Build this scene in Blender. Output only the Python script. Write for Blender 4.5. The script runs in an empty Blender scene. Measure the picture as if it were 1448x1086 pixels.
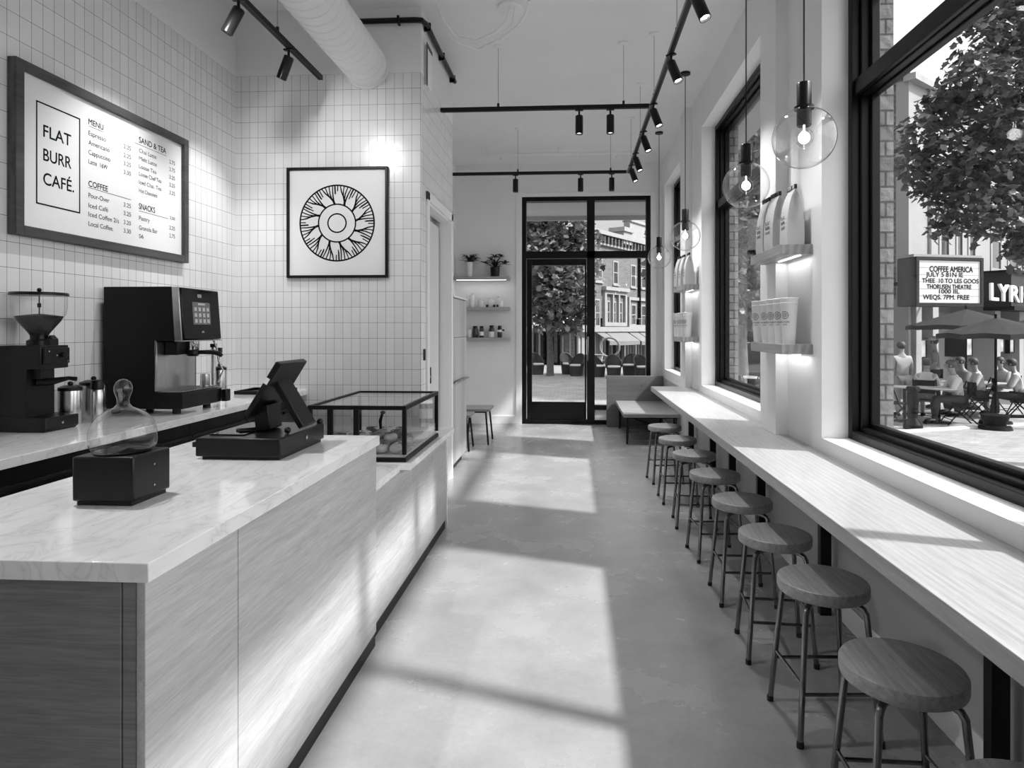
import bpy, bmesh, math, random
from mathutils import Vector, Matrix
random.seed(11)
R = math.radians; PI = math.pi
SC = bpy.context.scene
COL = SC.collection
# ---------------------------------------------------------------- camera model
H = 1.45; F = 900.0; PU = 757.0; PV = 465.0
YAW = math.atan(53 / 900.0)
ca, sa = math.cos(YAW), math.sin(YAW)
def ray(u, v=465):
    lat = (u - PU) / F; up = (PV - v) / F
    return Vector((lat * ca - sa, lat * sa + ca, up))
CAM = Vector((0, 0, H))
def PD(u, v, d): return CAM + ray(u, v) * d
def PZ(u, v, z=0.0):
    r = ray(u, v); return CAM + r * ((z - H) / r.z)
def PX(u, v, x):
    r = ray(u, v); return CAM + r * (x / r.x)
def PY(u, v, y):
    r = ray(u, v); return CAM + r * (y / r.y)
class Facade:
    """a vertical plane through two ground points; at(u, v) gives (along, height)"""
    def __init__(s, p, q):
        s.p = Vector((p.x, p.y)); e = Vector((q.x - p.x, q.y - p.y)); s.len = e.length; s.e = e.normalized()
        s.n = Vector((-s.e.y, s.e.x)); s.rz = math.atan2(s.e.y, s.e.x)
    def at(s, u, v):
        r = ray(u, v); rr = Vector((r.x, r.y))
        t = s.n.dot(s.p) / s.n.dot(rr)
        w = rr * t
        return (w - s.p).dot(s.e), H + r.z * t

cam = bpy.data.objects.new('camera', bpy.data.cameras.new('camera'))
COL.objects.link(cam); SC.camera = cam
cam.location = CAM; cam.rotation_euler = (R(90), 0, YAW)
cam.data.sensor_fit = 'HORIZONTAL'; cam.data.sensor_width = 36; cam.data.lens = F / 1448 * 36
cam.data.shift_x = -(PU - 724) / 1448; cam.data.shift_y = -(543 - PV) / 1448
cam.data.clip_start = .02; cam.data.clip_end = 400

# ---------------------------------------------------------------- mesh helpers
class MB:
    def __init__(s): s.bm = bmesh.new(); s.M = Matrix.Identity(4)
    def v(s, p): return s.bm.verts.new(s.M @ Vector(p))
    def f(s, vs):
        try: return s.bm.faces.new(vs)
        except ValueError: return None
    def box(s, x0, x1, y0, y1, z0, z1):
        a = [s.v(p) for p in ((x0,y0,z0),(x1,y0,z0),(x1,y1,z0),(x0,y1,z0),(x0,y0,z1),(x1,y0,z1),(x1,y1,z1),(x0,y1,z1))]
        for q in ((0,3,2,1),(4,5,6,7),(0,1,5,4),(1,2,6,5),(2,3,7,6),(3,0,4,7)): s.f([a[i] for i in q])
        return s
    def prism(s, poly, axis, a0, a1):
        """poly of 2-D points extruded along axis"""
        def p3(p, a): return {'X': (a, p[0], p[1]), 'Y': (p[0], a, p[1]), 'Z': (p[0], p[1], a)}[axis]
        A = [s.v(p3(p, a0)) for p in poly]; B = [s.v(p3(p, a1)) for p in poly]
        n = len(poly)
        s.f(A[::-1]); s.f(B)
        for i in range(n): s.f([A[i], A[(i+1) % n], B[(i+1) % n], B[i]])
        return s
    def lathe(s, prof, c=(0,0,0), n=32, axis='Z', close=True):
        """prof = [(r, h)...]"""
        rings = []
        for r, h in prof:
            if r < 1e-6:
                p = {'Z': (c[0], c[1], c[2]+h), 'Y': (c[0], c[1]+h, c[2]), 'X': (c[0]+h, c[1], c[2])}[axis]
                rings.append([s.v(p)])
            else:
                ring = []
                for k in range(n):
                    a = 2*PI*k/n; x, y = r*math.cos(a), r*math.sin(a)
                    p = {'Z': (c[0]+x, c[1]+y, c[2]+h), 'Y': (c[0]+x, c[1]+h, c[2]+y), 'X': (c[0]+h, c[1]+x, c[2]+y)}[axis]
                    ring.append(s.v(p))
                rings.append(ring)
        for A, B in zip(rings, rings[1:]):
            for k in range(n):
                k2 = (k+1) % n
                if len(A) == 1 and len(B) == 1: continue
                if len(A) == 1: s.f([A[0], B[k], B[k2]])
                elif len(B) == 1: s.f([A[k], A[k2], B[0]])
                else: s.f([A[k], A[k2], B[k2], B[k]])
        if close:
            for r_ in (rings[0], rings[-1]):
                if len(r_) > 1: s.f(r_)
        return s
    def tube(s, pts, r, n=10, caps=True):
        pts = [Vector(p) for p in pts]; rs = r if isinstance(r, (list, tuple)) else [r]*len(pts)
        rings = []; up = None
        for i, p in enumerate(pts):
            if i == 0: t = pts[1]-p
            elif i == len(pts)-1: t = p-pts[i-1]
            else: t = (pts[i+1]-p).normalized()+(p-pts[i-1]).normalized()
            t.normalize()
            if up is None: up = Vector((0,0,1)) if abs(t.z) < .9 else Vector((1,0,0))
            a = t.cross(up)
            if a.length < 1e-4: a = t.cross(Vector((0,1,0)))
            a.normalize(); b = a.cross(t).normalized(); up = b
            rings.append([s.v(p + a*math.cos(2*PI*k/n)*rs[i] + b*math.sin(2*PI*k/n)*rs[i]) for k in range(n)])
        for A, B in zip(rings, rings[1:]):
            for k in range(n): s.f([A[k], A[(k+1)%n], B[(k+1)%n], B[k]])
        if caps: s.f(rings[0][::-1]); s.f(rings[-1])
        return s
    def ball(s, c, r, n=16, m=10, sc=(1,1,1)):
        prof = [(max(0, r*math.sin(PI*i/m)), -r*math.cos(PI*i/m)) for i in range(m+1)]
        prof[0] = (0, -r); prof[-1] = (0, r)
        M0 = s.M; s.M = M0 @ Matrix.Translation(c) @ Matrix.Diagonal((*sc, 1))
        s.lathe(prof, (0,0,0), n); s.M = M0
        return s
    def frame(s, a0, a1, z0, z1, w, b0, b1, axis='Y'):
        """a rectangular ring a0..a1 by z0..z1 of bar width w; axis is the across direction, b0..b1 the depth"""
        for (p0, p1, q0, q1) in ((a0, a0+w, z0, z1), (a1-w, a1, z0, z1), (a0+w, a1-w, z0, z0+w), (a0+w, a1-w, z1-w, z1)):
            if axis == 'Y': s.box(p0, p1, b0, b1, q0, q1)
            else: s.box(b0, b1, p0, p1, q0, q1)
        return s
    def build(s, name, mat, parent=None, smooth=True, bevel=0, angle=35):
        bmesh.ops.recalc_face_normals(s.bm, faces=s.bm.faces)
        me = bpy.data.meshes.new(name); s.bm.to_mesh(me); s.bm.free()
        if mat: me.materials.append(mat)
        return link(name, me, parent, smooth, bevel, angle)
def link(name, me, parent=None, smooth=True, bevel=0, angle=35):
    if smooth and len(me.polygons):
        me.shade_smooth(); me.set_sharp_from_angle(angle=R(angle))
    o = bpy.data.objects.new(name, me); COL.objects.link(o)
    if parent: o.parent = parent
    if bevel:
        b = o.modifiers.new('bevel', 'BEVEL'); b.width = bevel; b.segments = 2; b.limit_method = 'ANGLE'; b.angle_limit = R(40)
    return o
def tag(o, label=None, cat=None, group=None, kind=None):
    if label: o['label'] = label
    if cat: o['category'] = cat
    if group: o['group'] = group
    if kind: o['kind'] = kind
    return o
def thing(name, label, cat, loc=(0,0,0), rz=0, group=None):
    o = bpy.data.objects.new(name, None); COL.objects.link(o)
    o.empty_display_size = .1
    o.location = loc; o.rotation_euler = (0, 0, rz)
    return tag(o, label, cat, group)
def struct(name, mb, mat, parent=None, **k):
    o = mb.build(name, mat, parent, **k)
    if not parent: o['kind'] = 'structure'
    return o
def copy_tree(o, parent=None):
    c = o.copy(); COL.objects.link(c)
    if parent: c.parent = parent
    for ch in list(o.children): copy_tree(ch, c)
    return c
def dup(o, loc, rz=None, label=None, group=None):
    c = copy_tree(o); c.location = loc
    if rz is not None: c.rotation_euler = (0, 0, rz)
    if label: c['label'] = label
    if group: c['group'] = group
    return c
def text_mesh(body, width=None, height=.1, align='LEFT', extrude=.0008, bold=0.0):
    """flat lettering in local x / z, facing -y; scaled to a cap height and (if given) an overall width"""
    cu = bpy.data.curves.new('lettering', 'FONT'); cu.body = body; cu.size = 1; cu.extrude = 0
    t = bpy.data.objects.new('lettering', cu); COL.objects.link(t)
    dg = bpy.context.evaluated_depsgraph_get()
    me = bpy.data.meshes.new_from_object(t.evaluated_get(dg))
    bpy.data.objects.remove(t); bpy.data.curves.remove(cu)
    xs = [v.co.x for v in me.vertices]
    x0, x1 = min(xs), max(xs)
    cap = .729
    sy = height / cap; sx = (width / (x1-x0)) if width else sy
    off = {'LEFT': 0, 'CENTER': -(x1-x0)*sx/2, 'RIGHT': -(x1-x0)*sx}[align]
    for v in me.vertices: v.co = Vector(((v.co.x-x0)*sx+off, 0, v.co.y*sy))
    if bold > 0:      # heavier strokes: the outline laid over itself a hair to each side
        src = bmesh.new(); src.from_mesh(me); out = bmesh.new(); b_ = bold*sy
        for k, (dx, dz) in enumerate(((-b_, 0), (b_, 0), (0, b_), (0, -b_), (0, 0))):
            vm = {v: out.verts.new((v.co.x+dx, -.00004*k, v.co.z+dz)) for v in src.verts}
            for f in src.faces: out.faces.new([vm[v] for v in f.verts])
        out.to_mesh(me); src.free(); out.free()
    return me
def move_mesh(me, M):
    me.transform(M); return me

# ---------------------------------------------------------------- materials
def g(v): return (v, v, v, 1)
MATS = {}
def base(name):
    m = bpy.data.materials.new(name); m.use_nodes = True
    n = m.node_tree.nodes; n.clear()
    o = n.new('ShaderNodeOutputMaterial'); b = n.new('ShaderNodeBsdfPrincipled')
    m.node_tree.links.new(b.outputs[0], o.inputs[0])
    return m, n, m.node_tree.links, b, o
def mat(name, c, rough=.5, metal=0, spec=.5, var=.0, vs=8, bump=0, coat=0):
    """plain procedural material: a value with soft noise variation"""
    m, n, l, b, o = base(name)
    b.inputs['Roughness'].default_value = rough; b.inputs['Metallic'].default_value = metal
    b.inputs['Specular IOR Level'].default_value = spec
    b.inputs['Coat Weight'].default_value = coat
    b.inputs['Base Color'].default_value = g(c)
    if var or bump:
        tc = n.new('ShaderNodeTexCoord'); no = n.new('ShaderNodeTexNoise'); no.inputs['Scale'].default_value = vs
        no.inputs['Detail'].default_value = 5
        l.new(tc.outputs['Object'], no.inputs['Vector'])
        if var:
            r = n.new('ShaderNodeMapRange'); r.inputs[1].default_value = .3; r.inputs[2].default_value = .7
            r.inputs[3].default_value = c*(1-var); r.inputs[4].default_value = min(1, c*(1+var))
            l.new(no.outputs['Fac'], r.inputs[0]); l.new(r.outputs[0], b.inputs['Base Color'])
        if bump:
            bu = n.new('ShaderNodeBump'); bu.inputs['Strength'].default_value = bump; bu.inputs['Distance'].default_value = .01
            l.new(no.outputs['Fac'], bu.inputs['Height']); l.new(bu.outputs[0], b.inputs['Normal'])
    return m
def ramp(n, stops):
    r = n.new('ShaderNodeValToRGB'); e = r.color_ramp.elements
    while len(e) < len(stops): e.new(.5)
    for el, (p, c) in zip(e, stops): el.position = p; el.color = g(c)
    return r
def wood(name, dark, light, axis='Y', s=1.0, rough=.45, bump=.15, wave=.22):
    m, n, l, b, o = base(name)
    tc = n.new('ShaderNodeTexCoord'); mp = n.new('ShaderNodeMapping')
    a, c = 1.6*s, 26*s
    mp.inputs['Scale'].default_value = {'X': (a, c, c), 'Y': (c, a, c), 'Z': (c, c, a)}[axis]
    l.new(tc.outputs['Object'], mp.inputs['Vector'])
    n1 = n.new('ShaderNodeTexNoise'); n1.inputs['Scale'].default_value = 1; n1.inputs['Detail'].default_value = 7
    n1.inputs['Distortion'].default_value = 1.2; n1.inputs['Roughness'].default_value = .62
    l.new(mp.outputs[0], n1.inputs['Vector'])
    n2 = n.new('ShaderNodeTexNoise'); n2.inputs['Scale'].default_value = 5; n2.inputs['Detail'].default_value = 3
    l.new(mp.outputs[0], n2.inputs['Vector'])
    w = n.new('ShaderNodeTexWave'); w.wave_type = 'BANDS'; w.bands_direction = {'X': 'Y', 'Y': 'X', 'Z': 'X'}[axis]
    w.inputs['Scale'].default_value = .22; w.inputs['Distortion'].default_value = 7; w.inputs['Detail'].default_value = 3; w.inputs['Detail Scale'].default_value = .6
    l.new(mp.outputs[0], w.inputs['Vector'])
    mx = n.new('ShaderNodeMix'); mx.data_type = 'FLOAT'; mx.inputs[0].default_value = .35
    l.new(n1.outputs['Fac'], mx.inputs[2]); l.new(n2.outputs['Fac'], mx.inputs[3])
    m2 = n.new('ShaderNodeMix'); m2.data_type = 'FLOAT'; m2.inputs[0].default_value = wave
    l.new(mx.outputs[0], m2.inputs[2]); l.new(w.outputs['Fac'], m2.inputs[3])
    rp = ramp(n, [(.28, dark), (.5, (dark+light)/2), (.7, light)])
    l.new(m2.outputs[0], rp.inputs[0])
    l.new(rp.outputs[0], b.inputs['Base Color'])
    b.inputs['Roughness'].default_value = rough
    bu = n.new('ShaderNodeBump'); bu.inputs['Strength'].default_value = bump; bu.inputs['Distance'].default_value = .003
    l.new(m2.outputs[0], bu.inputs['Height']); l.new(bu.outputs[0], b.inputs['Normal'])
    return m
def marble(name):
    m, n, l, b, o = base(name)
    tc = n.new('ShaderNodeTexCoord')
    mp = n.new('ShaderNodeMapping'); mp.inputs['Rotation'].default_value = (0, 0, R(35)); mp.inputs['Scale'].default_value = (3.2, 1.3, 2.2)
    l.new(tc.outputs['Object'], mp.inputs['Vector'])
    n1 = n.new('ShaderNodeTexNoise'); n1.inputs['Scale'].default_value = 2.6; n1.inputs['Detail'].default_value = 8; n1.inputs['Distortion'].default_value = 1.6
    l.new(mp.outputs[0], n1.inputs['Vector'])
    # veins where the noise crosses its middle value
    s1 = n.new('ShaderNodeMath'); s1.operation = 'SUBTRACT'; s1.inputs[1].default_value = .5
    l.new(n1.outputs['Fac'], s1.inputs[0])
    s2 = n.new('ShaderNodeMath'); s2.operation = 'ABSOLUTE'; l.new(s1.outputs[0], s2.inputs[0])
    rp = ramp(n, [(0, .70), (.012, .80), (.06, .86), (.3, .88)])
    l.new(s2.outputs[0], rp.inputs[0])
    n2 = n.new('ShaderNodeTexNoise'); n2.inputs['Scale'].default_value = 4; n2.inputs['Detail'].default_value = 4
    l.new(mp.outputs[0], n2.inputs['Vector'])
    r2 = ramp(n, [(.35, .92), (.65, 1.0)]); l.new(n2.outputs['Fac'], r2.inputs[0])
    mu = n.new('ShaderNodeMix'); mu.data_type = 'RGBA'; mu.blend_type = 'MULTIPLY'; mu.inputs[0].default_value = 1
    l.new(rp.outputs[0], mu.inputs[6]); l.new(r2.outputs[0], mu.inputs[7])
    l.new(mu.outputs[2], b.inputs['Base Color'])
    b.inputs['Roughness'].default_value = .1
    return m
def wall_coord(n, l):
    """world position on a vertical wall as (along, height)"""
    ge = n.new('ShaderNodeNewGeometry'); sp = n.new('ShaderNodeSeparateXYZ'); l.new(ge.outputs['Position'], sp.inputs[0])
    sn = n.new('ShaderNodeSeparateXYZ'); l.new(ge.outputs['True Normal'], sn.inputs[0])
    ab = n.new('ShaderNodeMath'); ab.operation = 'ABSOLUTE'; l.new(sn.outputs[0], ab.inputs[0])
    gt = n.new('ShaderNodeMath'); gt.operation = 'GREATER_THAN'; gt.inputs[1].default_value = .5; l.new(ab.outputs[0], gt.inputs[0])
    mx = n.new('ShaderNodeMix'); mx.data_type = 'FLOAT'
    l.new(gt.outputs[0], mx.inputs[0]); l.new(sp.outputs[0], mx.inputs[2]); l.new(sp.outputs[1], mx.inputs[3])
    cb = n.new('ShaderNodeCombineXYZ'); l.new(mx.outputs[0], cb.inputs[0]); l.new(sp.outputs[2], cb.inputs[1])
    return cb, sp
def tile_mat(name, w, h, top, face=.8, grout=.16, paint=.78):
    """glazed stack-bonded tiles up to a height, paint above"""
    m, n, l, b, o = base(name)
    cb, sp = wall_coord(n, l)
    mp = n.new('ShaderNodeMapping'); mp.inputs['Location'].default_value = (.021, -(top % h), 0)
    l.new(cb.outputs[0], mp.inputs['Vector'])
    br = n.new('ShaderNodeTexBrick'); br.offset = 0; br.squash = 1
    br.inputs['Color1'].default_value = g(face); br.inputs['Color2'].default_value = g(face*.93); br.inputs['Mortar'].default_value = g(grout)
    br.inputs['Scale'].default_value = 1; br.inputs['Mortar Size'].default_value = .0012; br.inputs['Mortar Smooth'].default_value = .1
    br.inputs['Brick Width'].default_value = w; br.inputs['Row Height'].default_value = h
    l.new(mp.outputs[0], br.inputs['Vector'])
    ab = n.new('ShaderNodeMath'); ab.operation = 'GREATER_THAN'; ab.inputs[1].default_value = top; l.new(sp.outputs[2], ab.inputs[0])
    mx = n.new('ShaderNodeMix'); mx.data_type = 'RGBA'; l.new(ab.outputs[0], mx.inputs[0])
    l.new(br.outputs['Color'], mx.inputs[6]); mx.inputs[7].default_value = g(paint)
    l.new(mx.outputs[2], b.inputs['Base Color'])
    ro = n.new('ShaderNodeMix'); ro.data_type = 'FLOAT'; ro.inputs[2].default_value = .22; ro.inputs[3].default_value = .7
    l.new(ab.outputs[0], ro.inputs[0]); l.new(ro.outputs[0], b.inputs['Roughness'])
    no = n.new('ShaderNodeTexNoise'); no.inputs['Scale'].default_value = 9; l.new(cb.outputs[0], no.inputs['Vector'])
    ad = n.new('ShaderNodeMath'); ad.operation = 'MULTIPLY_ADD'; ad.inputs[1].default_value = -1.0
    l.new(br.outputs['Fac'], ad.inputs[0]); l.new(no.outputs['Fac'], ad.inputs[2])
    bu = n.new('ShaderNodeBump'); bu.inputs['Strength'].default_value = .25; bu.inputs['Distance'].default_value = .004
    l.new(ad.outputs[0], bu.inputs['Height']); l.new(bu.outputs[0], b.inputs['Normal'])
    return m
def brick_mat(name, w, h, c1, c2, mortar, ms=.008, rough=.9, flat=False, off=.5, bump=.6):
    m, n, l, b, o = base(name)
    if flat:
        tc = n.new('ShaderNodeTexCoord'); vec = tc.outputs['Object']
    else:
        cb, sp = wall_coord(n, l); vec = cb.outputs[0]
    br = n.new('ShaderNodeTexBrick'); br.offset = off
    br.inputs['Color1'].default_value = g(c1); br.inputs['Color2'].default_value = g(c2); br.inputs['Mortar'].default_value = g(mortar)
    br.inputs['Scale'].default_value = 1; br.inputs['Mortar Size'].default_value = ms
    br.inputs['Brick Width'].default_value = w; br.inputs['Row Height'].default_value = h
    l.new(vec, br.inputs['Vector'])
    no = n.new('ShaderNodeTexNoise'); no.inputs['Scale'].default_value = 14 if not flat else 2.5; no.inputs['Detail'].default_value = 6; l.new(vec, no.inputs['Vector'])
    r2 = ramp(n, [(.3, .72), (.7, 1.0)]); l.new(no.outputs['Fac'], r2.inputs[0])
    mu = n.new('ShaderNodeMix'); mu.data_type = 'RGBA'; mu.blend_type = 'MULTIPLY'; mu.inputs[0].default_value = 1
    l.new(br.outputs['Color'], mu.inputs[6]); l.new(r2.outputs[0], mu.inputs[7]); l.new(mu.outputs[2], b.inputs['Base Color'])
    b.inputs['Roughness'].default_value = rough
    ad = n.new('ShaderNodeMath'); ad.operation = 'MULTIPLY_ADD'; ad.inputs[1].default_value = -1.5
    l.new(br.outputs['Fac'], ad.inputs[0]); l.new(no.outputs['Fac'], ad.inputs[2])
    bu = n.new('ShaderNodeBump'); bu.inputs['Strength'].default_value = bump; bu.inputs['Distance'].default_value = .01
    l.new(ad.outputs[0], bu.inputs['Height']); l.new(bu.outputs[0], b.inputs['Normal'])
    return m
def concrete(name):
    m, n, l, b, o = base(name)
    tc = n.new('ShaderNodeTexCoord')
    n1 = n.new('ShaderNodeTexNoise'); n1.inputs['Scale'].default_value = 2.2; n1.inputs['Detail'].default_value = 6; n1.inputs['Roughness'].default_value = .58; n1.inputs['Distortion'].default_value = .1
    l.new(tc.outputs['Object'], n1.inputs['Vector'])
    n2 = n.new('ShaderNodeTexNoise'); n2.inputs['Scale'].default_value = 45; n2.inputs['Detail'].default_value = 3
    l.new(tc.outputs['Object'], n2.inputs['Vector'])
    mx = n.new('ShaderNodeMix'); mx.data_type = 'FLOAT'; mx.inputs[0].default_value = .18
    l.new(n1.outputs['Fac'], mx.inputs[2]); l.new(n2.outputs['Fac'], mx.inputs[3])
    rp = ramp(n, [(.2, .21), (.5, .30), (.8, .40)]); l.new(mx.outputs[0], rp.inputs[0]); l.new(rp.outputs[0], b.inputs['Base Color'])
    r2 = ramp(n, [(.2, .20), (.8, .32)]); l.new(n1.outputs['Fac'], r2.inputs[0]); l.new(r2.outputs[0], b.inputs['Roughness'])
    return m
def glass(name, tint=.97, ior=1.45, rough=0.0, edge=1.0):
    """a thin pane: clear straight through, mirror-like by Fresnel"""
    m = bpy.data.materials.new(name); m.use_nodes = True
    n = m.node_tree.nodes; l = m.node_tree.links; n.clear()
    o = n.new('ShaderNodeOutputMaterial'); t = n.new('ShaderNodeBsdfTransparent')
    gl = n.new('ShaderNodeBsdfGlossy'); gl.inputs['Roughness'].default_value = rough; gl.inputs[0].default_value = g(1)
    lw = n.new('ShaderNodeLayerWeight'); lw.inputs[0].default_value = .5
    pw = n.new('ShaderNodeMath'); pw.operation = 'POWER'; pw.inputs[1].default_value = 5; l.new(lw.outputs['Facing'], pw.inputs[0])
    f0 = ((ior-1)/(ior+1))**2
    # light crossing the wall at a slant travels through more glass
    ab = n.new('ShaderNodeMath'); ab.operation = 'POWER'; ab.inputs[1].default_value = 6; l.new(lw.outputs['Facing'], ab.inputs[0])
    tn = n.new('ShaderNodeMapRange'); tn.inputs[3].default_value = tint; tn.inputs[4].default_value = tint*edge; l.new(ab.outputs[0], tn.inputs[0]); l.new(tn.outputs[0], t.inputs[0])
    fr = n.new('ShaderNodeMath'); fr.operation = 'MULTIPLY_ADD'; fr.inputs[1].default_value = (1-f0)*(1 if ior > 1.3 else .5); fr.inputs[2].default_value = f0; l.new(pw.outputs[0], fr.inputs[0])
    mx = n.new('ShaderNodeMixShader'); l.new(fr.outputs[0], mx.inputs[0]); l.new(t.outputs[0], mx.inputs[1]); l.new(gl.outputs[0], mx.inputs[2])
    l.new(mx.outputs[0], o.inputs[0])
    return m
def emit(name, v, c=1.0):
    m, n, l, b, o = base(name)
    b.inputs['Base Color'].default_value = g(.8); b.inputs['Emission Color'].default_value = g(c); b.inputs['Emission Strength'].default_value = v
    return m
def leafmat(name, c, var=.5):
    m, n, l, b, o = base(name)
    ge = n.new('ShaderNodeNewGeometry'); r = n.new('ShaderNodeMapRange')
    r.inputs[3].default_value = c*(1-var); r.inputs[4].default_value = c*(1+var)
    l.new(ge.outputs['Random Per Island'], r.inputs[0]); l.new(r.outputs[0], b.inputs['Base Color'])
    b.inputs['Roughness'].default_value = .42
    t = n.new('ShaderNodeBsdfTranslucent'); l.new(r.outputs[0], t.inputs[0])
    mx = n.new('ShaderNodeMixShader'); mx.inputs[0].default_value = .3
    l.new(b.outputs[0], mx.inputs[1]); l.new(t.outputs[0], mx.inputs[2]); l.new(mx.outputs[0], o.inputs[0])
    return m
TILE = tile_mat('glazed tile', .0685, .122, 3.45)
PAINT = mat('white wall paint', .80, .75, var=.03, vs=2, bump=.03)
CEIL = mat('white ceiling paint', .82, .85, var=.03, vs=1.3, bump=.04)
TRIMW = mat('white trim paint', .82, .4)
FLOOR = concrete('polished concrete')
MARBLE = marble('white marble')
BLACK = mat('black powder coat', .006, .4, spec=.22, var=.2, vs=30)
BLACKM = mat('black window frame metal', .005, .38, spec=.2)
GLOSSB = mat('glossy black', .004, .08, spec=.22)
SATINB = mat('satin black plastic', .006, .3, spec=.28)
STEEL = mat('brushed steel', .55, .24, 1, var=.08, vs=40)
CHROME = mat('polished chrome', .62, .12, 1)
DCHROME = mat('dark chrome tube', .20, .16, 1)
OAK = wood('pale oak panel', .31, .56, 'Y', 1.7, .5, .15, .1)
OAKX = wood('grey oak end panel', .11, .25, 'X', 1.6, .55, .15, .06)
BARW = wood('light bar plank', .25, .43, 'Y', 1.8, .36, .12, .1)
STOOLW = wood('stool seat wood', .17, .38, 'Y', 2.0, .36, .15, .05)
SHELFW = wood('shelf wood', .22, .42, 'Y', 1.2, .5)
SHELFX = wood('back shelf wood', .22, .42, 'X', 1.2, .5)
BENCHW = wood('bench wood', .18, .32, 'X', .9, .4)
PANELW = wood('dark bench panel wood', .09, .17, 'X', .9, .45)
FRAMEW = wood('dark stained frame wood', .03, .10, 'X', 1.2, .5)
BLKWOOD = wood('black stained cabinet wood', .006, .018, 'Y', 1.0, .4)
GLASS = glass('window glass', .97, 1.2)
GLOBE = glass('clear lamp globe', .96, 1.6, edge=.12)
CLOCHE = glass('clear dome glass', .95, 1.6, edge=.12)
CASEG = glass('display glass', .95, 1.45)
PAPER = mat('white printed board', .82, .45, spec=.4)
INK = mat('black ink', .006, .7, spec=.1)
INKG = mat('grey ink', .008, .7, spec=.1)
WHITEP = mat('white cup paper', .82, .55)
CERAM = mat('white glazed ceramic', .8, .2)
BULB = emit('lit bulb', 14)
LENS = emit('lit spotlight lens', 10)
LED = emit('shelf led', 2)
DUCT = mat('white spiral duct', .78, .45)
RUBBER = mat('black rubber', .008, .7)
# ================================================================ the setting
XL, XR, XA, XC = -2.67, 1.345, -1.80, -1.18      # left wall, right wall, alcove wall, return wall
YE, YR, YB, YF = 4.90, 6.20, 9.68, -2.6          # tiled end wall, end of return wall, back wall, front wall
ZC = 3.96
XG, XO, XX = 1.483, 1.613, 1.722                 # window frame inner face, outer face, brick outer face
J1, P1, P1b, W2a = 3.53, 4.075, 4.40, 4.50       # window jamb, pilaster start / end, next window
W2b, P2, P2b, W3a, W3b = 6.753, 7.30, 7.62, 7.74, 9.45
ZS, ZH = .86, 3.56                               # window sill and head
W1a = -1.2
m = MB(); m.box(XL-.2, XO, YF-.2, YB+.16, -.2, 0); struct('floor', m, FLOOR)
m = MB(); m.box(XL-.2, XX, YF-.2, YB+.16, ZC, ZC+.25); struct('ceiling', m, CEIL)
m = MB(); m.box(XL-.2, XL, YF, YE, 0, ZC); struct('wall_left', m, TILE)
m = MB()   # the tiled block that closes the coffee bar, with the recess of a door in its aisle side
m.box(XL-.2, XC, YE, 5.12, 0, ZC); m.box(XL-.2, XC, 6.08, YR, 0, ZC); m.box(XL-.2, XC, 5.12, 6.08, 2.50, ZC); m.box(XL-.2, XC-.16, 5.12, 6.08, 0, 2.50)
struct('wall_end', m, TILE)
m = MB(); m.box(XA-.2, XA, YR, YB, 0, ZC); struct('wall_alcove', m, PAINT)
m = MB(); m.box(XL-.2, XX, YF-.2, YF, 0, ZC); struct('wall_front', m, PAINT)
DX0, DX1 = PY(738, 465, YB).x, PY(920, 465, YB).x
DZ = 3.46
m = MB(); m.box(XA-.2, DX0, YB, YB+.16, 0, ZC); m.box(DX1, XX, YB, YB+.16, 0, ZC); m.box(DX0, DX1, YB, YB+.16, DZ, ZC)
struct('wall_back', m, PAINT)
m = MB()
m.box(XR, XO, YF, YB, 0, ZS)
m.box(XR, XO, YF, W1a, ZS, ZC); m.box(XR, XO, W1a, YB, ZH, ZC)
m.box(XR, XO, J1, W2a, ZS, ZH); m.box(XR, XO, W2b, W3a, ZS, ZH); m.box(XR, XO, W3b, YB, ZS, ZH)
m.box(1.27, XR, P1, P1b, .7865, ZC); m.box(1.27, XR, P2, P2b, .7865, ZC)
struct('wall_right', m, PAINT)
m = MB(); m.box(XR-.006, XR, YF, YB-.001, .11, .725); struct('trim_5', m, mat('mid grey under the bar', .42, .6, var=.05, vs=2))  # thin mid grey sheet over the white wall below the bar
STONE = brick_mat('grey stone blocks', .21, .082, .27, .19, .09, .006, bump=1.0)
BRICK = brick_mat('weathered brick', .30, .10, .30, .22, .36, .012)
m = MB()
m.box(XO, XX, YF, YB+.2, -.5, ZS-.02); m.box(XO, XX, YF, W1a, ZS-.02, 5.2); m.box(XO, XX, W1a, YB+.2, ZH, 5.2)
m.box(XO, XX, J1, W2a, ZS-.02, ZH); m.box(XO, XX, W2b, W3a, ZS-.02, ZH); m.box(XO, XX, W3b, YB+.2, ZS-.02, ZH)
struct('wall_outside', m, STONE)

def wall_window(i, y0, y1, mull=()):
    t = thing('window_%d' % i, None, None, (XG, 0, 0)); t['kind'] = 'structure'
    m = MB()
    for (a, b, w) in ((0, .042, .045), (.042, .085, .066), (.085, .129, .09)):
        m.frame(y0, y1, ZS, ZH, w, a, b, 'X')
    for (a, b, w) in ((.015, .042, .085), (.042, .085, .10), (.085, .125, .12)):      # transom bar
        m.box(a, b, y0+.045, y1-.045, 2.735-w/2, 2.735+w/2)
    for q in mull: m.box(.035, .125, q-.035, q+.035, ZS+.05, ZH-.05)
    m.build('window_frame', BLACKM, t, bevel=.004)
    m = MB(); m.box(.095, .101, y0+.06, y1-.06, ZS+.06, 2.70); m.build('glass_pane', GLASS, t)
    m = MB(); m.box(.095, .101, y0+.06, y1-.06, 2.77, ZH-.06); m.build('glass_pane', GLASS, t)
wall_window(1, W1a, J1, (1.93, .35)); wall_window(2, W2a, W2b); wall_window(3, W3a, W3b)

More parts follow.
